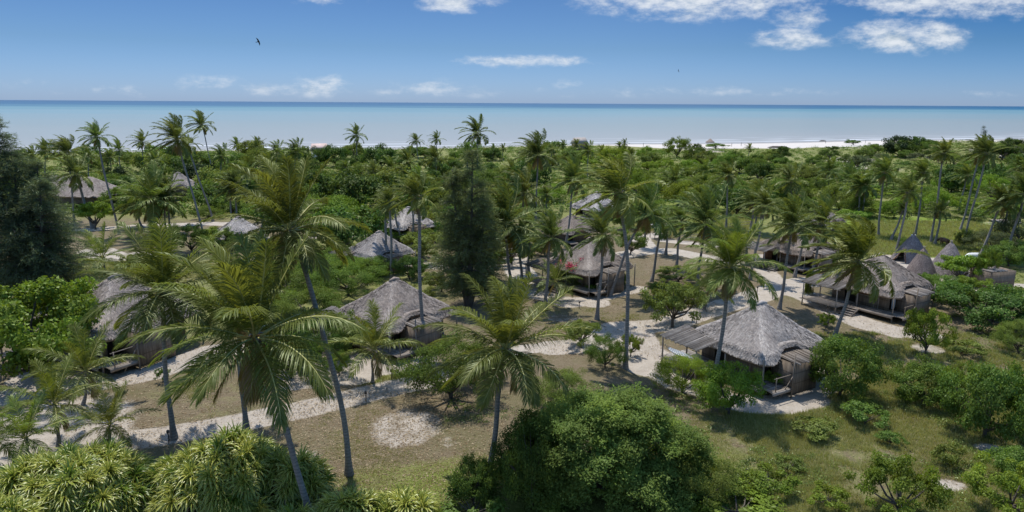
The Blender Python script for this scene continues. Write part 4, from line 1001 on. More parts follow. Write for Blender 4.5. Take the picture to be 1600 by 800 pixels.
# ------------------------------------------------------------------ casuarinas
def casuarina(px, py, top_y, rpx, seed, label, nb=240, per=150, stems=((0, 0, 1.0),), col=(0.06, 0.09, 0.055)):
    rng = np.random.default_rng(seed)
    B = G(px, py); d0 = depth(B); r = rpx * d0 / F_PX
    T = AT(px, top_y, B[1]); H = T[2]
    root = empty("casuarina_tree", (B[0], B[1], float(hgt(B[0], B[1]))))
    tb = MB(); P = []; D = []; F = []
    for (ox, oy, hs) in stems:
        h = H * hs; ox *= r; oy *= r
        zs = np.linspace(-0.3, h, 14)
        sx = ox * np.clip(zs / h, 0, 1) ** 0.6
        tb.tube(np.stack([sx, oy * np.clip(zs / h, 0, 1), zs], 1), np.linspace(0.30, 0.03, 14), 7)
        for i in range(int(nb * hs)):
            t = rng.uniform(0.10, 1.0); z = t * h
            L = r * (1 - t) ** 0.66 * rng.uniform(0.55, 1.15) * (0.55 + 0.45 * hs) * (0.72 if t < 0.2 else 1) + 0.35
            az = rng.uniform(0, 6.28); up = rng.uniform(0.1, 0.55)
            n = 7; s = np.linspace(0, 1, n)
            c = np.stack([ox * t ** 0.6 + math.cos(az) * L * s, oy * t + math.sin(az) * L * s, z + L * up * s - 0.30 * L * s ** 2.4], 1)
            tb.tube(c, np.linspace(0.05, 0.01, n) * (1.2 - t * 0.5), 4, cap=False)
            m_ = int(per * (0.35 + L / r))
            ss = rng.uniform(0.25, 1.05, m_); ii = np.clip(ss * (n - 1), 0, n - 1.001); i0 = ii.astype(int); fr = (ii - i0)[:, None]
            p = c[i0] * (1 - fr) + c[i0 + 1] * fr
            # fluffy tufts along the branch
            tuft = rng.integers(0, 9, m_); tv = rng.normal(0, 0.30, (9, 3)) * (0.4 + 0.6 * L / r)
            p = p + tv[tuft] + rng.normal(0, 0.085, (m_, 3))
            out = np.array([math.cos(az), math.sin(az), 0.25])
            P.append(p); D.append(nrm(out * 0.7 + tv[tuft] * 0.6 + np.array([-.15, 0, -0.25]) + rng.normal(0, 0.45, (m_, 3)))); F.append(np.clip(rng.uniform(0.15, 0.6) + rng.normal(0, .1, m_), 0, .85))
    P = np.vstack(P); D = np.vstack(D); F = np.concatenate(F); n = len(P)
    S = nrm(np.cross(D, rng.normal(size=(n, 3)))); L = rng.uniform(0.22, 0.46, n)[:, None]; w = 0.024
    V = np.stack([P - S * w, P + S * w, P + D * L], 1).reshape(-1, 3)
    me = mesh_of("crown", V, [np.arange(n * 3).reshape(n, 3)], [M['needle']], fv=np.repeat(F, 3))
    c = link("crown", me, root); c.color = col + (1,)
    tb.build("trunk", M['bark'], root, smooth=True)
    tag(root, label, "tree", "casuarina trees")
casuarina(52, 474, 200, 92, 5, "huge dark casuarina filling the left edge above the bright glossy tree", nb=260, per=170, stems=((-0.05, 0.1, 0.86), (-0.42, 0.1, 1.10), (0.5, -0.1, 0.72), (0.15, .4, .8)), col=(0.15, 0.20, 0.11))
casuarina(732, 478, 236, 54, 6, "tall feathery casuarina in the centre beside the large thatched roof", nb=170, per=150, stems=((0.15, 0, 1.0), (-0.42, 0, 0.88), (0.5, .2, 0.70)), col=(0.17, 0.205, 0.09))
casuarina(1530, 250, 202, 9, 7, "small spiky casuarina by the beach at far right", nb=60, per=50)

# ------------------------------------------------------------------ striped strap-leaf bushes (bottom left)
def rosette_field(seed, rx, ry, h, n_ros, nleaf=42, L0=0.98):
    rng = np.random.default_rng(seed); V = []; Q = []; A = []; E = []; o = 0
    for i in range(n_ros):
        d = nrm(rng.normal(size=3)); 
        while d[2] < -0.05: d = nrm(rng.normal(size=3))
        lump = 0.66 + 0.48 * float(fbm(d[0] * 2.5 + seed, d[1] * 2.5 + d[2] * 2))
        c = d * np.array([rx, ry, h]) * lump * rng.uniform(0.88, 1.0); c[2] = max(c[2], 0.25)
        ax = nrm(d * np.array([0.9, 0.9, 0.8]) + np.array([0, 0, 0.55]) + rng.normal(0, 0.15, 3))
        e1 = nrm(np.cross(ax, [0.3, 0.2, 1.0])); e2 = np.cross(ax, e1)
        m_ = nleaf; k = np.arange(m_) / m_
        az = np.arange(m_) * 2.39996; el = np.radians(85 - 95 * k + rng.normal(0, 5, m_))
        D = (np.cos(az) * np.cos(el))[:, None] * e1 + (np.sin(az) * np.cos(el))[:, None] * e2 + np.sin(el)[:, None] * ax
        L = L0 * rng.uniform(0.75, 1.15, m_); S = nrm(np.cross(D, ax + 0.01)); 
        seg = 4; P = np.repeat(c[None], m_, 0); dd = D.copy(); rows = []
        for s in range(seg + 1):
            wdt = 0.046 * (1.0 if s < seg - 1 else 0.6 if s == seg - 1 else 0.08)
            nrm_ = nrm(np.cross(S, dd))
            rows.append(np.stack([P - S * wdt + nrm_ * wdt * .5, P, P + S * wdt + nrm_ * wdt * .5], 1))
            if s < seg:
                P = P + dd * (L / seg)[:, None]
                dd = nrm(dd + np.array([-0.04, 0, -1.0]) * (0.22 + 0.42 * s / seg + 0.12 * rng.random()))
        G_ = np.stack(rows, 1)                                  # m, seg+1, 3, 3
        V.append(G_.reshape(-1, 3)); per = (seg + 1) * 3
        b = (o + np.arange(m_) * per)[:, None]
        for s in range(seg):
            for c_ in range(2):
                j = s * 3 + c_
                Q.append((b + np.array([[j, j + 1, j + 4, j + 3]])))
        f = np.clip(rng.uniform(0.1, 0.8) + rng.normal(0, .08, m_), 0, 0.9); f[k > 0.93] = 1.0
        ya = rng.choice([1.0, 0.8, 0.35], p=[.5, .3, .2]); A.append(np.repeat(f, per)); E.append(np.tile(np.tile([ya, 0.0, ya], seg + 1), m_)); o += m_ * per
    return mesh_of("leaves", np.vstack(V), [np.vstack(Q)], [M['pandanus']], fv={"fv": np.concatenate(A), "edge": np.concatenate(E)})
def pandanus(px, py, rx, h, n, seed, label):
    B = G(px, py); z = float(hgt(B[0], B[1]))
    root = empty("striped_bush", (B[0], B[1], z))
    link("leaves", rosette_field(seed, rx, rx * 0.8, h, n), root)
    mb = MB(); rng = np.random.default_rng(seed)
    for i in range(12):
        a = rng.uniform(0, 6.28); r = rng.uniform(0.3, 0.8) * rx
        mb.tube([(math.cos(a) * r * .3, math.sin(a) * r * .3, -0.1), (math.cos(a) * r * .7, math.sin(a) * r * .6, h * .35), (math.cos(a) * r, math.sin(a) * r * .8, h * .6)], [0.09, 0.07, 0.05], 6)
    mb.build("stem", M['bark'], root, smooth=True)
    tag(root, label, "bush", "yellow striped strap leaved bushes")
pandanus(112, 796, 4.1, 2.9, 230, 1, "large striped strap leaved bush in the bottom left corner")
pandanus(356, 780, 3.9, 3.1, 230, 2, "large striped bush around the foot of the big foreground palm")
pandanus(20, 860, 2.0, 2.2, 50, 3, "striped bush cut by the bottom left corner")
pandanus(455, 780, 1.8, 2.4, 50, 4, "smaller striped bush on the right side of the big striped one")
pandanus(545, 830, 1.6, 1.7, 40, 5, "low striped bush left one of two at the bottom edge of the lawn")
pandanus(635, 824, 1.6, 1.4, 44, 6, "low striped bush right one of two at the bottom edge of the lawn")
pandanus(470, 850, 1.6, 1.2, 40, 8, "striped bush at the bottom edge right of the leaning foreground trunk")

# ------------------------------------------------------------------ thatch and huts
def thatch_roof(seed, s=7.2, apex=4.95, eave=2.45, blades=15000, notch=True, ridge=0.5, bl=0.42, bw=0.045, front_drop=0.0):
    """shaggy hipped roof on a rounded square plan"""
    rng = np.random.default_rng(seed)
    def rad(th):      # rounded square
        c, s_ = np.abs(np.cos(th)), np.abs(np.sin(th)); n = 7.0
        return (s / 2) * (c ** n + s_ ** n) ** (-1 / n)
    def surf(th, u):
        th = np.asarray(th, float); u = np.asarray(u, float)
        r = rad(th) * u
        cut = np.zeros_like(th)
        if notch:     # the eave is lifted over the wash room on the right-front side
            cut = np.exp(-((np.mod(th, 2 * math.pi) - math.radians(260)) / 0.36) ** 6)
            r = rad(th) * np.minimum(u, 1.0) * (1 - 0.20 * cut * sstep(0.5, 1, u))
        sag = 0.16 * np.sin(u * math.pi) 
        z = apex - (apex - eave) * (u ** 1.06) - sag + 0.10 * (fbm(np.cos(th) * r * 0.8 + seed, np.sin(th) * r * 0.8 + 7) - 0.5)
        z = z + cut * 0.42 * sstep(0.72, 1, u)
        z = z - 0.22 * sstep(0.88, 1.0, u) * (1 - cut)
        x = np.cos(th) * r; y = np.sin(th) * r
        x = x + np.sign(x) * ridge * 0.5 * (1 - u) * np.minimum(1, np.abs(x) / 0.3)
        return np.stack([x, y, z], -1)
    nt, nu = 96, 14
    th = np.linspace(0, 2 * math.pi, nt, endpoint=False); u = np.linspace(0.0, 1, nu)
    TH, U_ = np.meshgrid(th, u)
    top = surf(TH, U_); bot = top.copy(); bot[..., 2] -= 0.26; bot[:-1, :, 2] -= 0.02
    V = np.concatenate([top.reshape(-1, 3), bot.reshape(-1, 3)]); o = nt * nu
    Q = []
    for a in range(nu - 1):
        for b in range(nt):
            c = (b + 1) % nt
            Q.append([a * nt + b, (a + 1) * nt + b, (a + 1) * nt + c, a * nt + c])
            Q.append([o + a * nt + b, o + a * nt + c, o + (a + 1) * nt + c, o + (a + 1) * nt + b])
    for b in range(nt):
        c = (b + 1) % nt; a = nu - 1
        Q.append([a * nt + b, o + a * nt + b, o + a * nt + c, a * nt + c])
    A = np.full(len(V), 0.30)
    # blades laid down the slope in courses
    n = blades; ne = n // 7
    uu = np.sqrt(rng.random(n)) * 1.0; uu[:ne] = rng.uniform(0.955, 1.0, ne)
    tt = rng.uniform(0, 2 * math.pi, n)
    P = surf(tt, uu); P2 = surf(tt, np.minimum(uu + 0.03, 1.03 if not notch else 1.0) - 0.0)
    P1 = surf(tt, np.maximum(uu - 0.03, 0))
    dn = nrm(P - P1); sd_ = nrm(np.cross(dn, [0, 0, 1.0])); up = nrm(np.cross(sd_, dn)); up[up[:, 2] < 0] *= -1
    L = bl * rng.uniform(0.6, 1.3, n)[:, None]; L[:ne] *= 0.8
    dirb = nrm(dn + sd_ * rng.normal(0, 0.5, n)[:, None] + up * rng.uniform(-0.02, 0.10, n)[:, None] + np.where(np.arange(n) < ne, -0.5, 0.0)[:, None] * np.array([0, 0, 1.0]))
    w = bw * rng.uniform(0.6, 1.4, n)[:, None] / 2
    wd = nrm(sd_ + up * rng.normal(0, 0.35, n)[:, None])
    P = P + up * rng.uniform(0.0, 0.03, n)[:, None]
    e = P + dirb * L
    BV = np.stack([P - wd * w, P + wd * w, e + wd * w * .7, e - wd * w * .7], 1).reshape(-1, 3)
    hip = np.exp(-((np.abs(np.abs(np.cos(tt)) - np.abs(np.sin(tt)))) / 0.09) ** 2) * (uu < 0.97)     # blades are paler along the hips
    f = np.clip(rng.beta(3.6, 4.0, n) + 0.36 * hip + 0.25 * np.exp(-(uu / 0.09) ** 2), 0, 1)
    k = len(V); q2 = np.arange(n * 4).reshape(n, 4) + k
    return mesh_of("roof", np.vstack([V, BV]), [np.array(Q), q2], [M['thatch']], fv=np.concatenate([A, np.repeat(f, 4)]))

def pole_panel(x0, x1, y0, y1, z0, z1, n, along='x', r=0.035, seed=0, slope_axis='x'):
    """a flat roof or floor of poles; along = direction the poles run; z goes z0 -> z1 along slope_axis"""
    rng = np.random.default_rng(seed); mb = MB()
    for i in range(n):
        f = (i + 0.5) / n
        if along == 'x':
            y = y0 + (y1 - y0) * f; e = rng.uniform(-.12, .12, 2)
            a, b = np.array([x0 + e[0], y, 0.]), np.array([x1 + e[1], y + rng.uniform(-.03, .03), 0.])
        else:
            x = x0 + (x1 - x0) * f; e = rng.uniform(-.12, .12, 2)
            a, b = np.array([x, y0 + e[0], 0.]), np.array([x + rng.uniform(-.03, .03), y1 + e[1], 0.])
        for p in (a, b):
            g = (p[0] - x0) / (x1 - x0) if slope_axis == 'x' else (p[1] - y0) / (y1 - y0)
            p[2] = z0 + (z1 - z0) * g + rng.uniform(-.012, .012)
        rr = r * rng.uniform(0.8, 1.15)
        mb.tube([a, (a + b) / 2 + [0, 0, rng.uniform(-.02, .01)], b], [rr, rr, rr * .85], 5, a=float(rng.uniform(0, 1)))
    return mb
def board_floor(x0, x1, y0, y1, z, along='y', bw=0.16, seed=0, th=0.05):
    rng = np.random.default_rng(seed); mb = MB()
    n = max(1, int(((x1 - x0) if along == 'y' else (y1 - y0)) / bw))
    for i in range(n):
        if along == 'y':
            w = (x1 - x0) / n; mb.box((x0 + w * (i + .5), (y0 + y1) / 2 + rng.uniform(-.02, .02), z + rng.uniform(-.006, .006)), (w * 0.93, (y1 - y0) + rng.uniform(-.06, .06), th), a=float(rng.uniform(0, 1)))
        else:
            w = (y1 - y0) / n; mb.box(((x0 + x1) / 2 + rng.uniform(-.02, .02), y0 + w * (i + .5), z + rng.uniform(-.006, .006)), ((x1 - x0) + rng.uniform(-.06, .06), w * 0.93, th), a=float(rng.uniform(0, 1)))
    return mb

M['thatch_pale'] = strand_material('pale dry thatch', (0.28, 0.25, 0.225), (0.64, 0.585, 0.53), tint=(0.30, 0.255, 0.225), scale=0.9)
ROOF_NEAR = thatch_roof(1, blades=46000, bl=0.21, bw=0.042)
ROOF_FAR = thatch_roof(2, blades=12000, bl=0.36, bw=0.085)
ROOF_PLAIN = thatch_roof(4, blades=12000, bl=0.36, bw=0.085, notch=False)
def build_hut_meshes():
    s = 7.2; w = s / 2 - 0.95; zf = 0.62; D = {}
    # floor and the deck on the left-front side (x = -s/2) with its terrace end
    mb = board_floor(-s / 2 - 0.25, -w, -s / 2 - 0.1, 0.4, zf, 'y', seed=1); D['deck'] = mb
    mb = board_floor(-s / 2 - 1.9, -w, 0.45, s / 2 + 0.5, zf, 'y', seed=2); D['terrace'] = mb
    mb = board_floor(-w + .02, w, -w, w, zf - 0.01, 'x', 0.3, seed=5); D['floor'] = mb
    mb = board_floor(-w - .9, -1.8, -s / 2 - 0.75, -w, zf - 0.02, 'x', seed=3); D['front_deck'] = mb
    # posts under and around
    D['posts'] = [(-s / 2 - 1.75, 0.6, 0, 2.25), (-s / 2 - 1.75, s / 2 + 0.3, 0, 2.25), (-s / 2 + .15, -0.2, 0, 2.6), (-s / 2 + .15, s / 2 - .2, 0, 2.5),
                  (-s / 2 + .15, -s / 2 + .2, 0, 2.5), (1.6, -s / 2 + .15, 0, 2.5), (-w, -w / 2, 0, 3.0), (s / 2 - .15, -s / 2 + .2, 0, 2.4), (s / 2 - .2, s / 2 - .2, 0, 2.4)]
    return D
HUTM = build_hut_meshes()
def hammock_at(root_loc, p0, p1, sag=0.5, label="white cotton hammock hanging under the slatted porch roof", width=0.36):
    o = empty("hammock", tuple(root_loc))
    p0 = np.array(p0, float) - root_loc; p1 = np.array(p1, float) - root_loc
    n = 15; t = np.linspace(0, 1, n); c = p0[None] * (1 - t[:, None]) + p1[None] * t[:, None]; c[:, 2] -= sag * 4 * t * (1 - t)
    dr = nrm((p1 - p0)[None])[0]; sd_ = nrm(np.cross(dr, [0, 0, 1.0])[None])[0]
    V = []; m_ = 7
    tc = np.clip((t - 0.16) / 0.68, 0, 1); ww = width * np.sin(np.pi * np.clip(tc, 0.04, 0.96)) ** 0.5
    for i in range(n):
        if t[i] < 0.13 or t[i] > 0.87: continue
        for j in range(m_):
            q = j / (m_ - 1) * 2 - 1
            V.append(c[i] + sd_ * q * ww[i] + np.array([0, 0, 0.28 * q * q * ww[i] / width]))
    V = np.array(V); k = len(V) // m_; Q = [[a * m_ + b, a * m_ + b + 1, (a + 1) * m_ + b + 1, (a + 1) * m_ + b] for a in range(k - 1) for b in range(m_ - 1)]
    V2 = V.copy(); V2[:, 2] -= 0.015; Q2 = [[q[3] + len(V), q[2] + len(V), q[1] + len(V), q[0] + len(V)] for q in Q]
    link("cloth", mesh_of("cloth", np.vstack([V, V2]), [np.array(Q + Q2)], [M['cloth']], smooth=True), o)
    for end, row in ((p0, V[:m_]), (p1, V[-m_:])):
        mb = MB()
        for v in row: mb.tube([end, v], 0.012, 4)
        mb.build("rope", M['rope'], o)
    tag(o, label, "hammock")

def hut(px, py, rot, side, label, detail=2, pale=False, apexz=4.95, notch=True, wall='reed', curtain=False, steps=True, group="thatched guest huts", annex=True, terrace=True, shade=1.0):
    """apex pixel; rot = direction of the front-right eave, degrees"""
    k = side * 1.04 / 7.2
    c = G(px, py, apexz * k); gz = float(hgt(c[0], c[1]))
    root = empty("thatched_hut", (c[0], c[1], gz), math.radians(rot)); root.scale = (k, k, k)
    s = 7.2; w = s / 2 - 0.95; zf = 0.62
    me = (ROOF_NEAR if detail > 1 else ROOF_FAR) if notch else ROOF_PLAIN
    rf = link("roof", me, root)
    if pale: rf.material_slots[0].link = 'OBJECT'; rf.material_slots[0].material = M['thatch_pale']
    # finial of bound thatch
    mb = MB(); mb.tube([(-.45, 0, 4.86), (0, 0, 4.97), (.45, 0, 4.86)], [0.13, 0.17, 0.13], 7, a=0.75); mb.build("ridge_cap", M['thatch'], root, smooth=True)
    # walls: left-front (x=-w): opening on the terrace side, brown screens; right-front (y=-w)
    H = 2.75
    mw = M['reed'] if wall == 'reed' else M['reed_brown']
    def panel(name, x0, x1, y0, y1, z0, z1, mt, th=0.07):
        b = MB()
        if abs(x1 - x0) < 1e-6: b.box((x0, (y0 + y1) / 2, (z0 + z1) / 2), (th, y1 - y0, z1 - z0))
        else: b.box(((x0 + x1) / 2, y0, (z0 + z1) / 2), (x1 - x0, th, z1 - z0))
        return b.build(name, mt, root)
    panel("wall", -w, -w, -w, -1.75, zf, H, M['reed'])
    panel("wall", -w, -w, -1.65, 0.25, zf, zf + 0.95, M['reed'])
    sc = panel("screen", -w + .03, -w + .03, -1.65, 0.25, zf + 0.97, H - .1, M['reed_brown'])
    b = MB(); 
    for y in (-1.7, 0.3): b.tube([(-w - .02, y, zf - .3), (-w - .02, y, H + .1)], 0.055, 6, a=.8)
    b.tube([(-w - .04, -1.7, zf + .96), (-w - .04, .3, zf + .96)], 0.04, 6, a=.8)
    b.build("window_frame", M['pole'], sc)
    panel("wall", -w, -w, 1.45, w, zf, H, mw)
    dr = panel("doorway", -w + .25, -w + .25, 0.3, 1.45, zf, H - .05, M['dark'], 0.03)  # dark sheet set behind the opening as painted indoor shade
    panel("doorway", -w + .1, -1.7, -w + .25, -w + .25, zf, H - .05, M['dark'], 0.03)  # same painted shade sheet behind the right-front opening
    panel("wall", -1.7, w, -w, -w, zf, H, M['reed'])
    panel("wall", w, w, -w, w, zf, H, mw); panel("wall", -w, w, w, w, zf, H, M['reed'])
    if curtain:
        b = MB(); n = 14
        for i in range(n): b.box((-2.35 + i * 0.04, -w - .06 + 0.03 * math.sin(i * 1.6), zf + 1.05), (0.05, 0.03, 1.7))
        b.build("curtain", M['curtain'], root)
    HUTM['floor'].build("floor", M['plank'], root)
    b = MB()      # skirting joists and stilts below the floor
    for (x, y) in [(i, j) for i in (-w, 0, w) for j in (-w, 0, w)]: b.tube([(x, y, -0.3), (x, y, zf - .03)], 0.09, 6, a=.3)
    for y in (-w, 0, w): b.box((0, y, zf - .12), (2 * w, .1, .14), a=.3)
    b.build("stilts", M['pole'], root)
    HUTM['deck'].build("deck", M['plank'], root); HUTM['front_deck'].build("deck", M['plank'], root)
    b = MB(); b.box((-s / 2 - .27, -1.6, zf - .10), (.06, 4.0, .20), a=.9); b.box((-2.7, -s / 2 - .78, zf - .12), (1.75, .06, .2), a=.9); b.build("deck_edge", M['plank'], root)
    if terrace:
        HUTM['terrace'].build("terrace", M['plank'], root)
        pole_panel(-s / 2 - 1.95, -s / 2 + .55, 0.4, s / 2 + .55, 2.22, 2.60, 26 if detail > 1 else 14, 'x', 0.045 if detail > 1 else 0.07, seed=3).build("porch_roof", M['pole'], root)
        b = MB()
        for x in (-s / 2 - 1.75, -s / 2 - .8, -s / 2 + .2): b.tube([(x, .35, 2.16 + (x + s / 2 + 1.95) * .15), (x, s / 2 + .6, 2.16 + (x + s / 2 + 1.95) * .15)], .045, 5, a=.6)
        b.build("porch_beam", M['pole'], root)
    for (x, y, z0, z1) in HUTM['posts']:
        if not terrace and x < -s / 2 - 1: continue
        b = MB(); b.tube([(x, y, z0 - .3), (x + .02, y, (z0 + z1) / 2), (x, y + .02, z1)], [.065, .06, .055], 6, a=.85); b.build("post", M['pole'], root)
    if annex:     # wash room with its slatted flat roof poking out under the lifted eave
        x0, x1, y0, y1 = -1.75, 0.65, -s / 2 - 0.75, -w - .02
        for (a0, a1, b0, b1) in ((x0, x1, y0, y0), (x0, x0, y0, y1), (x1, x1, y0, y1)):
            panel("wash_room_wall", a0, a1, b0, b1, 0.1, 2.25, M['reed'])
        pole_panel(x0 - .15, x1 + .2, y0 - .3, y1, 2.34, 2.52, 17 if detail > 1 else 10, 'y', 0.05 if detail > 1 else .08, seed=5, slope_axis='y').build("wash_room_roof", M['pole'], root)
        b = MB(); b.tube([(x0 - .1, y0 - .1, -.2), (x0 - .1, y0 - .1, 3.0)], .05, 6, a=.5); b.tube([(x0 - .95, y0 + .1, .1), (x0 - .1, y0 - .1, 1.5)], .03, 5, a=.5)
        b.tube([(x0 - 1.5, -s / 2 - .7, zf), (x0 - 1.5, -s / 2 - .7, zf + .95)], .035, 5, a=.6)
        b.tube([(-w - .8, -s / 2 - .7, zf + .9), (x0 - .1, -s / 2 - .7, zf + .9)], .03, 5, a=.6)
        b.build("railing", M['pole'], root)
    if steps:
        b = MB()
        for i in range(4): b.box((-s / 2 - .45 - .30 * i, -.15, zf - .13 * (i + 1) + .03), (.26, 1.2, .06), a=.9)
        for y in (-.72, .42): b.box((-s / 2 - .85, y, .28), (1.35, .06, .12), a=.4, tilt=('Y', -0.42))
        b.build("steps", M['plank'], root)
    tag(root, label, "hut", group)
    return root, k
HUTS = [
    (1190, 473, 30, 7.5, "large thatched hut at right with a hammock under its slatted porch", dict(detail=2)),
    (1377, 397, 33, 7.6, "thatched hut at right with wooden entrance steps and a pale curtain", dict(detail=2, curtain=True)),
    (921, 373, 40, 7.4, "thatched hut with red flowers and a clipped hedge right of centre", dict(detail=2)),
    (616, 436, 50, 7.5, "large dark thatched hut left of centre behind the young palm", dict(detail=2, steps=False)),
    (592, 362, 44, 6.3, "thatched hut with palm shadows on its roof behind the central hut", dict(detail=2, wall='brown')),
    (638, 324, 36, 6.4, "pale thatched hut behind the bright clipped hedge near the casuarina", dict(pale=True, detail=1)),
    (893, 335, 34, 5.6, "narrow thatched hut half hidden behind the flowering hut", dict(detail=1, terrace=False, annex=False)),
    (932, 300, 38, 6.6, "farthest pale thatched roof behind the flowering hut, with a notched eave", dict(pale=True, detail=1, annex=False, terrace=False)),
    (1248, 352, 34, 7.2, "thatched hut with a deep dark red porch behind the sandy junction", dict(detail=2, wall='brown')),
    (372, 339, 30, 5.8, "small pale thatched hut left of the tall kinked palm's crown", dict(pale=True, detail=1, annex=False, terrace=False)),
    (180, 431, 62, 8.6, "thatched hut with reddish reed wall at left behind the big palm", dict(detail=2, wall='brown')),
    (278, 270, 40, 7.4, "pyramid thatched roof rising from the palms at far left", dict(detail=1, annex=False, terrace=False)),
    (1284, 323, 34, 5.6, "thatched roof peeking out behind the dark porch hut's palms", dict(detail=1, annex=False, terrace=False)),
]
HUT_POS = {}
for (px, py, rot, side, lab, kw) in HUTS:
    r_, k = hut(px, py, rot, side, lab, **kw)
    HUT_POS[(px, py)] = (r_, k)
# the long far-left roof
def long_house():
    c = G(122, 312, 1.0); root = empty("long_thatched_house", (c[0], c[1], 0), math.radians(-14))
    rng = np.random.default_rng(8); Lh, Wh, za, ze = 8.5, 4.2, 5.6, 2.5
    V = [(-Lh + 3, 0, za), (Lh - 4.5, 0, za), (-Lh, -Wh, ze), (Lh, -Wh, ze), (Lh, Wh, ze), (-Lh, Wh, ze)]
    Vb = [(a, b, c_ - .25) for a, b, c_ in V]
    Qs = [[2, 3, 1, 0], [4, 5, 0, 1]]; Ts = [[3, 4, 1], [5, 2, 0]]
    mb = MB(); mb.add(V, Qs, Ts, 0.35); mb.add(Vb, [q[::-1] for q in Qs], [t[::-1] for t in Ts], 0.3)
    V = np.array(V, float)
    for tri, n in (((2, 3, 1), 3000), ((2, 1, 0), 2200), ((3, 4, 1), 1500), ((5, 2, 0), 1200)):
        a, b, c_ = [V[i] for i in tri]; r1 = np.sqrt(rng.random(n))[:, None]; r2 = rng.random(n)[:, None]
        P = a * (1 - r1) + b * r1 * (1 - r2) + c_ * r1 * r2
        N_ = nrm(np.cross(b - a, c_ - a)[None])[0]; N_ = N_ if N_[2] > 0 else -N_
        dn = np.array([0, 0, -1.0]); dn = dn - N_ * (dn @ N_); dn /= np.linalg.norm(dn); sd_ = np.cross(N_, dn)
        D_ = nrm(dn + sd_ * rng.normal(0, .25, n)[:, None] + N_ * rng.uniform(0, .15, n)[:, None]); w_ = 0.05
        P = P + N_ * 0.03
        BV = np.stack([P - sd_ * w_, P + sd_ * w_, P + D_ * .55 + sd_ * w_, P + D_ * .55 - sd_ * w_], 1).reshape(-1, 3)
        mb.add(BV, np.arange(n * 4).reshape(n, 4), None, np.repeat(rng.beta(2, 2.2, n), 4))
    mb.build("roof", M['thatch'], root)
    b = MB(); b.box((0, -3.0, 1.3), (14, .1, 2.6)); b.box((0, 3.0, 1.3), (14, .1, 2.6)); b.box((-6.9, 0, 1.3), (.1, 5.9, 2.6)); b.box((6.9, 0, 1.3), (.1, 5.9, 2.6))
    b.build("wall", M['reed'], root)
    tag(root, "long low thatched house roof at far left beside the dark casuarina", "house")
long_house()

# cone huts
def cone_hut(px, pyb, apex_y, rpx, label, door=None, seed=1):
    B = G(px, pyb); d0 = depth(B); r = rpx * d0 / F_PX; B = np.array([B[0], B[1] + r * .75, 0])
    H = AT(px, apex_y, B[1])[2]
    root = empty("cone_hut", (B[0], B[1], float(hgt(B[0], B[1]))))
    rng = np.random.default_rng(seed)
    def R(t): return r * (1 - t) ** 0.86 + 0.06
    nt, nu = 40, 12; th = np.linspace(0, 2 * math.pi, nt, endpoint=False)
    dw = math.radians(door) if door is not None else None
    V = []; Q = []; A = []
    for i in range(nu):
        t = i / (nu - 1) * 0.99
        for a in th: V.append((math.cos(a) * R(t), math.sin(a) * R(t), t * H))
    def isdoor(a, t): return dw is not None and abs((a - dw + math.pi) % (2 * math.pi) - math.pi) < 0.34 * (1 - t / 0.55) + 0.05 and t < 0.5
    for i in range(nu - 1):
        for j in range(nt):
            k = (j + 1) % nt
            if isdoor((th[j] + th[1] / 2), (i + .5) / nu): continue
            Q.append([i * nt + j, i * nt + k, (i + 1) * nt + k, (i + 1) * nt + j])
    n = 7000; tt = 1 - np.sqrt(rng.random(n)); aa = rng.uniform(0, 2 * math.pi, n)
    if dw is not None:
        dd = np.abs((aa - dw + math.pi) % (2 * math.pi) - math.pi); keep = ~((dd < 0.34 * (1 - tt / 0.55) + 0.05) & (tt < 0.5)); tt = tt[keep]; aa = aa[keep]; n = len(tt)
    Rt = r * (1 - tt) ** 0.86 + .06
    P = np.stack([np.cos(aa) * Rt, np.sin(aa) * Rt, tt * H], 1)
    out = np.stack([np.cos(aa), np.sin(aa), np.full(n, r / H)], 1); out = nrm(out)
    dn = nrm(np.stack([np.cos(aa) * r, np.sin(aa) * r, np.full(n, -H)], 1)); sd_ = nrm(np.cross(dn, out))
    D_ = nrm(dn + sd_ * rng.normal(0, .3, n)[:, None] + out * rng.uniform(0, .3, n)[:, None]); w_ = 0.035
    P = P + out * .02; e = P + D_ * 0.28; e[:, 2] = np.maximum(e[:, 2], 0.01)
    BV = np.stack([P - sd_ * w_, P + sd_ * w_, e + sd_ * w_, e - sd_ * w_], 1).reshape(-1, 3)
    k = len(V)
    me = mesh_of("thatch", np.vstack([np.array(V), BV]), [np.array(Q), np.arange(n * 4).reshape(n, 4) + k], [M['cone']], fv=np.concatenate([np.full(k, .3), np.repeat(rng.beta(2, 2, n), 4)]))
    link("thatch", me, root)
    b = MB(); 
    for i in range(5):
        a = i * 1.3; b.tube([(0, 0, H - .25), (math.cos(a) * .13, math.sin(a) * .13, H + .25)], [.05, .03], 5, a=.9)
    b.build("finial", M['pole'], root)
    b = MB(); b.tube([(0, 0, -.1), (0, 0, H * .96)], .07, 6); b.build("centre_post", M['pole'], root)
    if dw is not None:
        b = MB(); 
        for sgn in (-1, 1):
            pts = []
            for t in np.linspace(0, .5, 6):
                a = dw + sgn * (0.34 * (1 - t / .55) + .06); pts.append((math.cos(a) * R(t) * 1.03, math.sin(a) * R(t) * 1.03, t * H))
            b.tube(pts, .07, 6, a=.2)
        b.build("door_frame", M['reed_brown'], root)
    tag(root, label, "hut", "cone shaped thatched shelters")
M['cone'] = strand_material("brown thatch", (0.14, 0.112, 0.102), (0.40, 0.34, 0.315), tint=(0.15, 0.12, 0.11), scale=1.2)
cone_hut(1434, 411, 366, 27, "left and farthest of the three pointed cone huts, its doorway open", door=205, seed=1)
cone_hut(1448, 436, 388, 23, "middle pointed cone hut, nearest the stepped hut's roof", seed=2)
cone_hut(1493, 433, 379, 29, "right wider cone hut behind the flat topped tree", seed=3)

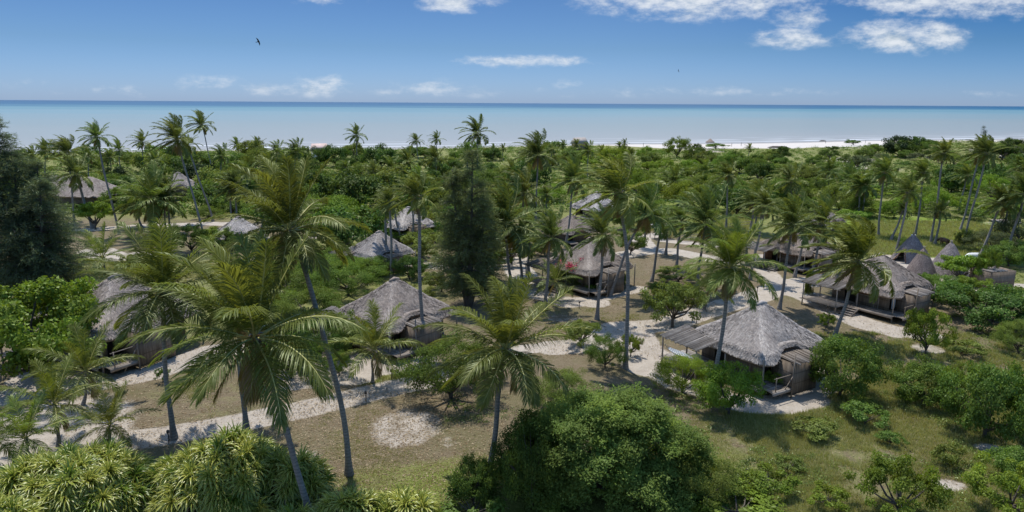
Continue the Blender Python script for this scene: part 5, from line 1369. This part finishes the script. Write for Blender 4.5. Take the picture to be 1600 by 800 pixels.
# reed enclosure by the cone huts
def enclosure():
    c = G(1560, 452); c[1] += 1.2
    root = empty("reed_enclosure", (c[0], c[1], 0), math.radians(14))
    for (x0, y0, x1, y1) in ((-1.9, -1.2, 1.7, -1.2), (-1.9, 1.2, 1.7, 1.2), (-1.9, -1.2, -1.9, 1.2), (1.7, -1.2, 1.7, 1.2)):
        b = MB(); L = math.hypot(x1 - x0, y1 - y0); b.box(((x0 + x1) / 2, (y0 + y1) / 2, 1.0), (L, .12, 2.0), math.atan2(y1 - y0, x1 - x0)); b.build("wall", M['reed'], root)
    pole_panel(-1.9, 0.4, -1.3, 1.3, 2.08, 2.12, 12, 'y', .09, seed=2).build("roof", M['pole'], root)
    tag(root, "reed walled enclosure with a half slatted roof on the sand at right", "enclosure")
enclosure()

def near_hut(px, py, x, y, z=0):
    r_, k = HUT_POS[(px, py)]
    c, s_ = math.cos(r_.rotation_euler.z), math.sin(r_.rotation_euler.z)
    return np.array([r_.location.x + k * (x * c - y * s_), r_.location.y + k * (x * s_ + y * c), r_.location.z + k * z])
a_ = near_hut(1190, 473, -5.3, 3.85, 1.65); b_ = near_hut(1190, 473, -5.3, 0.65, 1.65)
hammock_at(near_hut(1190, 473, -5.3, 2.2, 0), a_, b_)

# bougainvillea by the flowering hut
def bougainvillea():
    c = G(893, 455); root = empty("flowering_shrub", tuple(c)); rng = np.random.default_rng(4)
    P = rng.normal(0, 1, (1600, 3)) * [.5, .5, .8] + [0, 0, 1.9]; P[:, 2] = np.maximum(P[:, 2], .1)
    V, Q, A = leaves(P, nrm(rng.normal(size=P.shape) + [0, 0, .6]), .11, .08, rng, np.full(len(P), .4)); o = link("leaves", mesh_of("leaves", V, [Q], [M['leaf']], fv=A), root); o.color = GREEN['mid'] + (1,)
    cs = rng.normal(0, 1, (7, 3)) * [.6, .5, .3] + [0, -.3, 3.1]; P = (cs[rng.integers(0, 7, 480)] + rng.normal(0, .17, (480, 3)))
    V, Q, A = leaves(P, nrm(rng.normal(size=P.shape) + [0, 0, .6]), .11, .09, rng, np.full(len(P), .4)); link("flowers", mesh_of("flowers", V, [Q], [M['flower']], fv=A), root)
    b = MB(); b.tube([(0, 0, -.1), (.1, 0, 1.0), (0, .1, 2.2)], [.07, .05, .02], 5); b.build("stem", M['bark'], root)
    tag(root, "shrub with magenta red flowers beside the hut right of centre", "shrub")
bougainvillea()

# small low shelter and bench by the back path
def small_shelter(px, py, w, label, name="small_shelter"):
    c = G(px, py); root = empty(name, (c[0], c[1] + 1, 0), 0.2)
    b = MB()
    for x in (-w / 2, w / 2):
        for y in (-.9, .9): b.tube([(x, y, -.2), (x, y, 1.7)], .06, 5)
    b.build("post", M['pole'], root)
    pole_panel(-w / 2 - .3, w / 2 + .3, -1.2, 1.2, 1.72, 1.95, 12, 'y', .11, seed=int(px), slope_axis='y').build("roof", M['thatch'], root)
    b = MB(); b.box((0, .3, .45), (w * .8, .5, .06)); b.build("bench", M['plank'], root)
    tag(root, label, "shelter")
small_shelter(1034, 374, 2.6, "small low open shelter beside the sandy path at centre right")
small_shelter(1576, 366, 3.0, "small grey slatted shelter in the bushes near the right edge")
def rail(px0, py0, px1, py1, label, h=0.9):
    A = G(px0, py0); B = G(px1, py1); root = empty("rail_fence", tuple(A)); d = B - A; L = float(np.hypot(d[0], d[1])); n = max(2, int(L / 1.8))
    for i in range(n + 1):
        p = d * i / n; b = MB(); b.tube([(p[0], p[1], -.2), (p[0], p[1], h + .1)], .05, 5, a=.7); b.build("post", M['pole'], root)
    for z in (h, h * .5):
        b = MB(); b.tube([(0, 0, z), tuple(d / 2 + [0, 0, z + .02]), tuple(d + [0, 0, z])], .045, 5, a=.95); b.build("rail", M['pole'], root)
    tag(root, label, "fence", "low pole fences")
rail(1058, 378, 1100, 374, "low pole fence behind the sandy path at centre right")
rail(1140, 358, 1172, 354, "low pole fence in the green field left of the dark porch hut")
rail(195, 480, 175, 470, "short pole fence beside the hut with the reddish reed wall")

# garden path lights: short stakes with a small cap
def stake():
    b = MB(); b.tube([(0, 0, -.1), (0, 0, .62)], .035, 6); return b.mesh("stake", [M['bark']]), None
_b = MB(); _b.tube([(0, 0, -.1), (0, 0, .6)], .035, 6); STK = _b.mesh("stake", [M['bark']])
_b = MB(); _b.tube([(0, 0, .58), (0, 0, .72), (0, 0, .78)], [.09, .09, .02], 8); CAP = _b.mesh("lamp_head", [M['bark']])
for (x, y, lb) in ((1293, 488, "short path light below the wooden steps"), (1207, 467, "short path light by the sandy junction"), (572, 627, "short path light on the front path below the young palm"),
                   (612, 592, "short path light on the bank in front of the central hut"), (264, 690, "short path light at the straight grey trunk's foot"), (1088, 505, "short path light behind the hammock"),
                   (1183, 458, "short path light left of the sandy junction"), (905, 482, "short path light in front of the flowering hut"), (1200, 424, "short path light near the dark porch hut")):
    p = G(x, y); r_ = empty("path_light", tuple(p)); link("stake", STK, r_); link("lamp_head", CAP, r_); tag(r_, lb, "garden light", "short garden path lights")

# ------------------------------------------------------------------ cows
def cow(px, py, rz, mat, label):
    p = G(px, py); root_v = [(0, 0, 1.0), (.45, 0, 1.05), (.8, 0, 1.15), (1.1, 0, 1.0), (1.35, 0, .72), (1.5, 0, .55),          # hip-ward origin: chest, neck, head down
                             (-.45, 0, 1.02), (-.75, 0, 1.08), (-.86, 0, .95), (-.92, 0, .45),
                             (.5, .2, .75), (.52, .22, .38), (.5, .22, .03), (.5, -.2, .75), (.55, -.22, .38), (.5, -.22, .03),
                             (-.6, .22, .78), (-.72, .24, .45), (-.64, .24, .03), (-.6, -.22, .78), (-.7, -.24, .45), (-.66, -.24, .03)]
    E = [(0, 1), (1, 2), (2, 3), (3, 4), (4, 5), (0, 6), (6, 7), (7, 8), (8, 9), (1, 10), (10, 11), (11, 12), (1, 13), (13, 14), (14, 15), (6, 16), (16, 17), (17, 18), (6, 19), (19, 20), (20, 21)]
    R = [.36, .34, .26, .17, .15, .09, .35, .26, .04, .03, .15, .075, .06, .15, .075, .06, .18, .08, .06, .18, .08, .06]
    me = bpy.data.meshes.new("cow"); me.from_pydata(root_v, E, []); me.materials.append(mat)
    o = bpy.data.objects.new("cow", me); COL.objects.link(o); o.location = tuple(p); o.rotation_euler = (0, 0, rz); o.scale = (.85, .85, .85)
    md = o.modifiers.new("skin", 'SKIN')
    for i, r in enumerate(R): me.skin_vertices[0].data[i].radius = (r, r); me.skin_vertices[0].data[i].use_root = (i == 0)
    o.modifiers.new("sub", 'SUBSURF').levels = 1
    for sgn in (-1, 1):
        b = MB(); b.tube([(1.2, sgn * .08, 1.0), (1.22, sgn * .22, 1.02), (1.24, sgn * .3, .97)], [.03, .05, .01], 5); e = b.build("ear", mat, o)
    tag(o, label, "cow")
cow(1475, 384, math.radians(106), M['cow_brown'], "brown cow grazing on the green field between the cone huts' tips")
cow(1426, 379, math.radians(62), M['cow_white'], "white cow half hidden behind the left cone hut")

# upturned white boat beside the right cone hut
def boat(px, py, L, W, H, rz, mat, label, name="upturned_boat"):
    p = G(px, py); mb = MB(); n = 13; V = []; Q = []
    for i in range(n):
        t = i / (n - 1) * 2 - 1; w = W * (1 - abs(t) ** 2.4) ** .7 + .02; h = H * (1 - abs(t) ** 4) + .03
        for j in range(9):
            a = j / 8 * math.pi; V.append((t * L, math.cos(a) * w, math.sin(a) ** .8 * h))
    for i in range(n - 1):
        for j in range(8): Q.append([i * 9 + j, i * 9 + j + 1, i * 9 + 10 + j, i * 9 + 9 + j])
    mb.add(V, Q); o = empty(name, tuple(p), rz); mb.build("hull", mat, o, smooth=True)
    b = MB(); b.tube([(-L * .95, 0, H * .3), (-L * .5, 0, H + .02), (0, 0, H + .03), (L * .5, 0, H + .02), (L * .95, 0, H * .3)], .04, 5); b.build("keel", mat, o)
    tag(o, label, "boat")
boat(1521, 402, 1.35, .42, .6, .1, M['white'], "pale upturned boat lying behind the right cone hut")
boat(1285, 221, 2.6, .6, .7, .3, M['bark'], "tiny dark boat on the beach sand at right", "beached_boat")
boat(1216, 231, 5.0, .9, .8, -.1, M['bark'], "long dark boat at the back of the beach", "beached_boat")

# beach shelter, beach house, stakes
def beach_shelter():
    c = G(1109, 229); root = empty("beach_shelter", tuple(c)); c2 = float(c[2])
    b = MB()
    for a in range(5):
        x, y = math.cos(a * 1.257) * 1.5, math.sin(a * 1.257) * 1.5; b.tube([(x, y, -.5), (x, y, 2.3)], .09, 5)
    b.build("post", M['pole'], root)
    mb = MB(); mb.tube([(0, 0, 1.9), (0, 0, 2.2), (0, 0, 3.8)], [2.2, 2.0, .1], 14, a=.35); mb.build("roof", M['thatch'], root)
    tag(root, "small round thatched shelter standing on the beach", "shelter")
beach_shelter()
def beach_house(px, py, label, w=4.5, pink=True):
    c = G(px, py); root = empty("beach_house", tuple(c), .5)
    b = MB(); b.box((0, 0, 1.6), (w * 1.5, w, 3.2)); b.build("wall", M['cloth'] if pink else M['reed'], root)
    V = [(-w * .9, -w * .65, 3.0), (w * .9, -w * .65, 3.0), (w * .9, w * .65, 3.0), (-w * .9, w * .65, 3.0), (-w * .8, 0, 5.6), (w * .8, 0, 5.6)]
    b = MB(); b.add(V, [[0, 1, 5, 4], [2, 3, 4, 5], [3, 2, 1, 0]], [[1, 2, 5], [3, 0, 4]]); b.build("roof", M['pink_roof'] if pink else M['thatch'], root)
    tag(root, label, "house")
beach_house(500, 250, "pale pink roofed house by the beach left of centre", 3.2)
beach_house(905, 236, "low dark roofed house at the beach edge right of centre", 3.6, False)
_b = MB(); _b.tube([(0, 0, -.3), (0.05, 0, 1.7)], .10, 5); BST = _b.mesh("wooden_stake", [M['bark']])
for i, (x, y) in enumerate(((1005, 229), (1040, 228), (1062, 221), (1143, 229), (1158, 228), (1171, 229), (1290, 224), (1352, 224))):
    o = link("wooden_stake", BST, None, tuple(G(x, y)), x); tag(o, "thin dark stake in the beach sand, " + ("leftmost of eight", "second from left of eight", "third from left of eight", "fourth from left of eight", "fifth from left of eight", "sixth from left of eight", "seventh from left of eight", "rightmost of eight")[i], "stake", "stakes on the beach")

# birds
def bird(px, py, Y, span, roll, label):
    p = AT(px, py, Y); b = MB()
    b.tube([(0, -.32, 0), (0, -.2, 0), (0, .05, 0), (0, .22, .01), (0, .33, 0)], [.015, .07, .085, .05, .01], 7)
    o = empty("bird", tuple(p)); bo = b.build("body", M['feather'], o, smooth=True)
    for sg in (-1, 1):
        V = []; n = 7
        for i in range(n):
            t = i / (n - 1); x = sg * t * span / 2; ch = .24 * (1 - t ** 2.2) + .05; y0 = .08 - .22 * t ** 2; z = .12 * math.sin(t * 2.2)
            for zz in (.012, -.012): V += [(x, y0 + ch * .4, z + zz), (x, y0 - ch * .6, z + zz)]
        Q = []
        for i in range(n - 1):
            k = i * 4; Q += [[k, k + 1, k + 5, k + 4], [k + 2, k + 6, k + 7, k + 3], [k, k + 4, k + 6, k + 2], [k + 1, k + 3, k + 7, k + 5]]
        w = MB(); w.add(V, Q); w.build("wing", M['feather'], o)
    V = [(0, -.3, .01), (-.09, -.48, .0), (.09, -.48, .0), (0, -.3, -.02), (-.09, -.48, -.02), (.09, -.48, -.02)]
    w = MB(); w.add(V, [[1, 2, 5, 4]], [[0, 1, 2], [3, 5, 4]]); w.build("tail", M['feather'], o)
    o.rotation_euler = (math.radians(15), math.radians(roll), math.radians(-70))
    o.rotation_euler = Matrix(((0.1, -1, 0), (0.3, 0.1, -1), (1, 0.05, 0.25))).to_euler() if False else (math.radians(60), math.radians(roll), math.radians(20))
    tag(o, label, "bird")
bird(403.5, 65, 120, 1.35, 68, "dark soaring bird in the sky at upper left")
bird(1060, 110.5, 250, 1.3, 70, "tiny distant bird in the sky right of centre")

# ------------------------------------------------------------------ grass, weeds, dry leaves (uncountable)
def scatter_px(rng, n, boxes):
    """random ground points seen inside pixel boxes, evenly per ground area"""
    out = []
    for (x0, y0, x1, y1, wgt) in boxes:
        c = [G(x0, y1), G(x1, y1), G(x0, y0), G(x1, y0)]
        m_ = int(n * wgt)
        ymin, ymax = c[0][1], c[2][1]
        y = rng.uniform(ymin, ymax, m_); dpt = y * math.cos(PITCH) + CAM_H * math.sin(PITCH)
        xa = (x0 - 800) / F_PX * dpt; xb = (x1 - 800) / F_PX * dpt
        out.append(np.stack([xa + (xb - xa) * rng.random(m_), y], 1))
    return np.vstack(out)
def grass():
    rng = np.random.default_rng(12)
    P = scatter_px(rng, 42000, [(1080, 640, 1640, 830, 0.75), (1640, 400, 1900, 860, .7), (-250, 400, 0, 860, .3), (1250, 520, 1640, 650, 0.7), (1150, 600, 1300, 700, .1), (440, 640, 760, 830, .22), (830, 470, 1000, 520, .06), (1330, 345, 1640, 400, .35), (980, 330, 1190, 372, .15), (560, 580, 660, 615, .05), (260, 590, 340, 670, .06), (100, 400, 330, 470, .12)])
    _, sand, green, _, _ = ground_masks(P[:, 0], P[:, 1])
    dens = fbm(P[:, 0] * .5, P[:, 1] * .5, 3)
    lawn = (P[:, 0] < 14) & (P[:, 1] < 75)
    keep = (sand < .4) & (dens + green * .25 + rng.normal(0, .06, len(P)) > np.where(lawn, .57, .46)); P = P[keep]; dens = dens[keep]
    n = len(P); nb = 5
    base = np.repeat(np.c_[P, hgt(P[:, 0], P[:, 1])], nb, 0); N_ = n * nb
    base[:, :2] += rng.normal(0, .10, (N_, 2))
    far = np.clip(base[:, 1] / 45, .8, 2.2)
    az = rng.uniform(0, 6.28, N_); ln = rng.uniform(.10, .34, N_) * far ** .5 * np.where(np.repeat((P[:, 0] < 14) & (P[:, 1] < 75), nb), .45, 1.0)
    D = nrm(np.stack([np.cos(az) * .55 - .15, np.sin(az) * .55, np.ones(N_)], 1)); S = np.stack([-np.sin(az), np.cos(az), np.zeros(N_)], 1) * (.016 * far)[:, None]
    V = np.stack([base - S, base + S, base + D * ln[:, None]], 1).reshape(-1, 3)
    f = np.clip(np.repeat(rng.beta(2, 2, n), nb) * .8 + rng.normal(0, .1, N_) + .1, 0, 1)
    o = link("grass", mesh_of("grass", V, [np.arange(N_ * 3).reshape(-1, 3)], [M['straw']], fv=np.repeat(f, 3)))
    tag(o, "tufts of green and straw coloured grass on the open ground", kind='stuff')
grass()
def weeds():
    rng = np.random.default_rng(14)
    P = scatter_px(rng, 2600, [(1080, 650, 1640, 830, 0.6), (1640, 330, 1900, 860, .8), (1250, 520, 1640, 660, 0.45), (760, 740, 1200, 830, .3), (1330, 300, 1640, 350, .7), (700, 600, 1130, 660, .15), (1480, 400, 1640, 520, .3), (400, 420, 600, 600, .25)])
    _, sand, green, _, _ = ground_masks(P[:, 0], P[:, 1])
    dens = fbm(P[:, 0] * .35 + 4, P[:, 1] * .35, 3); keep = (sand < .35) & (dens > .48); P = P[keep]
    n = len(P); nb = 34; R = rng.uniform(.18, .55, n) * np.clip(P[:, 1] / 60, 1, 2.2)
    c = np.repeat(np.c_[P, hgt(P[:, 0], P[:, 1])], nb, 0); r = np.repeat(R, nb); N_ = n * nb
    d = rnd_dirs(rng, N_); d[:, 2] = np.abs(d[:, 2]) * .7; pos = c + d * (r * rng.random(N_) ** .5)[:, None]
    f = np.clip(np.repeat(rng.uniform(.1, .8, n), nb) + rng.normal(0, .1, N_), 0, .88)
    V, Q, A = leaves(pos, nrm(d * .5 + [0, 0, .8] + rng.normal(0, .4, (N_, 3))), .12 * np.repeat(np.clip(P[:, 1] / 60, 1, 2.2), nb), .05 * np.repeat(np.clip(P[:, 1] / 60, 1, 2.2), nb), rng, f)
    o = link("low_weeds", mesh_of("low_weeds", V, [Q], [M['weed']], fv=A)); tag(o, "low green weeds and creepers covering the open ground", kind='stuff')
weeds()
def litter():
    rng = np.random.default_rng(15)
    P = scatter_px(rng, 16000, [(180, 590, 700, 700, .25), (800, 400, 1450, 560, .2), (440, 610, 800, 800, .45), (820, 470, 1120, 560, .25), (980, 400, 1180, 470, .2), (1150, 470, 1450, 560, .15), (100, 540, 340, 700, .15), (1100, 640, 1600, 820, .1)])
    n = len(P); z = hgt(P[:, 0], P[:, 1]) + .03
    V, Q, A = leaves(np.c_[P, z], nrm(rng.normal(0, .3, (n, 3)) + [0, 0, 1]), rng.uniform(.08, .24, n), rng.uniform(.03, .07, n), rng, rng.random(n))
    o = link("dry_leaves", mesh_of("dry_leaves", V, [Q], [M['litter']], fv=A)); tag(o, "dry fallen leaves scattered over the brown lawns and paths", kind='stuff')
litter()
def scrub():
    """the low thicket that fills the gaps of the far wood"""
    rng = np.random.default_rng(16); n = 9000
    y = rng.uniform(118, 318, n); x = rng.uniform(-.82, .82, n) * y
    s = shore(x) - y
    px = 800 + F_PX * x / (y * math.cos(PITCH) + CAM_H * math.sin(PITCH)); 
    green_field = (px > 1060) & (y < 150)
    keep = (s > 62 + 10 * rng.random(n)) & ~green_field | ((x < 40) & (s > 20)); keep &= ~green_field
    for (r_, k) in HUT_POS.values():
        keep &= np.hypot(x - r_.location.x, y - r_.location.y) > 7
    x = x[keep]; y = y[keep]; n = len(x); z = hgt(x, y)
    nb = 30; R = rng.uniform(.7, 1.9, n); Hh = np.where(px[keep] > 1000, .75, 1.0)
    c = np.repeat(np.c_[x, y, z], nb, 0); N_ = n * nb; d = rnd_dirs(rng, N_); d[:, 2] = np.abs(d[:, 2]) * np.repeat(Hh, nb)
    pos = c + d * (np.repeat(R, nb) * (.5 + .5 * rng.random(N_)))[:, None]
    f = np.clip(np.repeat(rng.uniform(.0, .85, n), nb) + rng.normal(0, .12, N_), 0, .87)
    V, Q, A = leaves(pos, nrm(d * .5 + [0, 0, .8] + rng.normal(0, .4, (N_, 3))), .42, .28, rng, f)
    o = link("thicket", mesh_of("thicket", V, [Q], [M['thicket']], fv=A)); tag(o, "low green thicket filling the ground of the far wood", kind='stuff')
scrub()

# ------------------------------------------------------------------ labels of the plants from where they stand
LAND = [(1185, 530, "the hammock hut"), (1385, 440, "the stepped hut"), (920, 410, "the flowering hut"), (620, 480, "the central large hut"), (600, 390, "the palm shadowed hut"),
        (640, 345, "the far central hut"), (890, 350, "the narrow hut"), (932, 315, "the notched far hut"), (1240, 380, "the dark porch hut"), (372, 355, "the small pale hut"),
        (175, 465, "the reddish reed hut"), (285, 285, "the far left pyramid roof"), (125, 290, "the long far left roof"), (1435, 390, "the left cone hut"), (1495, 410, "the right cone hut"),
        (1560, 440, "the reed enclosure"), (60, 350, "the dark left casuarina"), (735, 350, "the central casuarina"), (500, 235, "the pink beach house"), (1109, 222, "the beach shelter"),
        (1404, 222, "the dark dune tree"), (950, 690, "the huge spreading tree"), (1310, 590, "the full bush"), (905, 232, "the dark beach house"), (1530, 215, "the spiky beach casuarina"), (745, 205, "the lone sea palm"), (315, 190, "the highest left palm"), (556, 210, "the rounded sea palm")]
from collections import defaultdict
keyed = defaultdict(list)
for e in REG:
    if e['lab']:
        e['o']['label'] = e['lab']; continue
    lx, ly, nm = min(LAND, key=lambda l: math.hypot(l[0] - e['px'], (l[1] - e['py']) * 1.6))
    dx, dy = e['px'] - lx, e['py'] - ly
    rel = ("right of" if dx > 0 else "left of") if abs(dx) > 1.3 * abs(dy) else ("above" if dy < 0 else "below")
    keyed[(e['kind'], rel, nm)].append(e)
NUM = ['zero', 'one', 'two', 'three', 'four', 'five', 'six', 'seven', 'eight']
ORD = ['', 'second', 'third', 'fourth', 'fifth', 'sixth', 'seventh', 'eighth']
for (kd, rel, nm), es in keyed.items():
    es.sort(key=lambda e: e['d'])
    rows = 1 if len(es) <= 7 else 2 if len(es) <= 14 else 3
    size = math.ceil(len(es) / rows)
    for r in range(rows):
        part = sorted(es[r * size:(r + 1) * size], key=lambda e: e['px']); n = len(part)
        row = '' if rows == 1 else (', nearest row', ', farthest row')[0 if r == 0 else 1] if rows == 2 else (', nearest row', ', middle row', ', farthest row')[r]
        for i, e in enumerate(part):
            lb = f"{kd} {rel} {nm}"
            if n == 2: lb += ", left of two" if i == 0 else ", right of two"
            elif n > 2: lb += f", {'leftmost' if i == 0 else 'rightmost' if i == n - 1 else ORD[i] + ' from left'} of {NUM[min(n, 8)]}"
            e['o']['label'] = lb + row
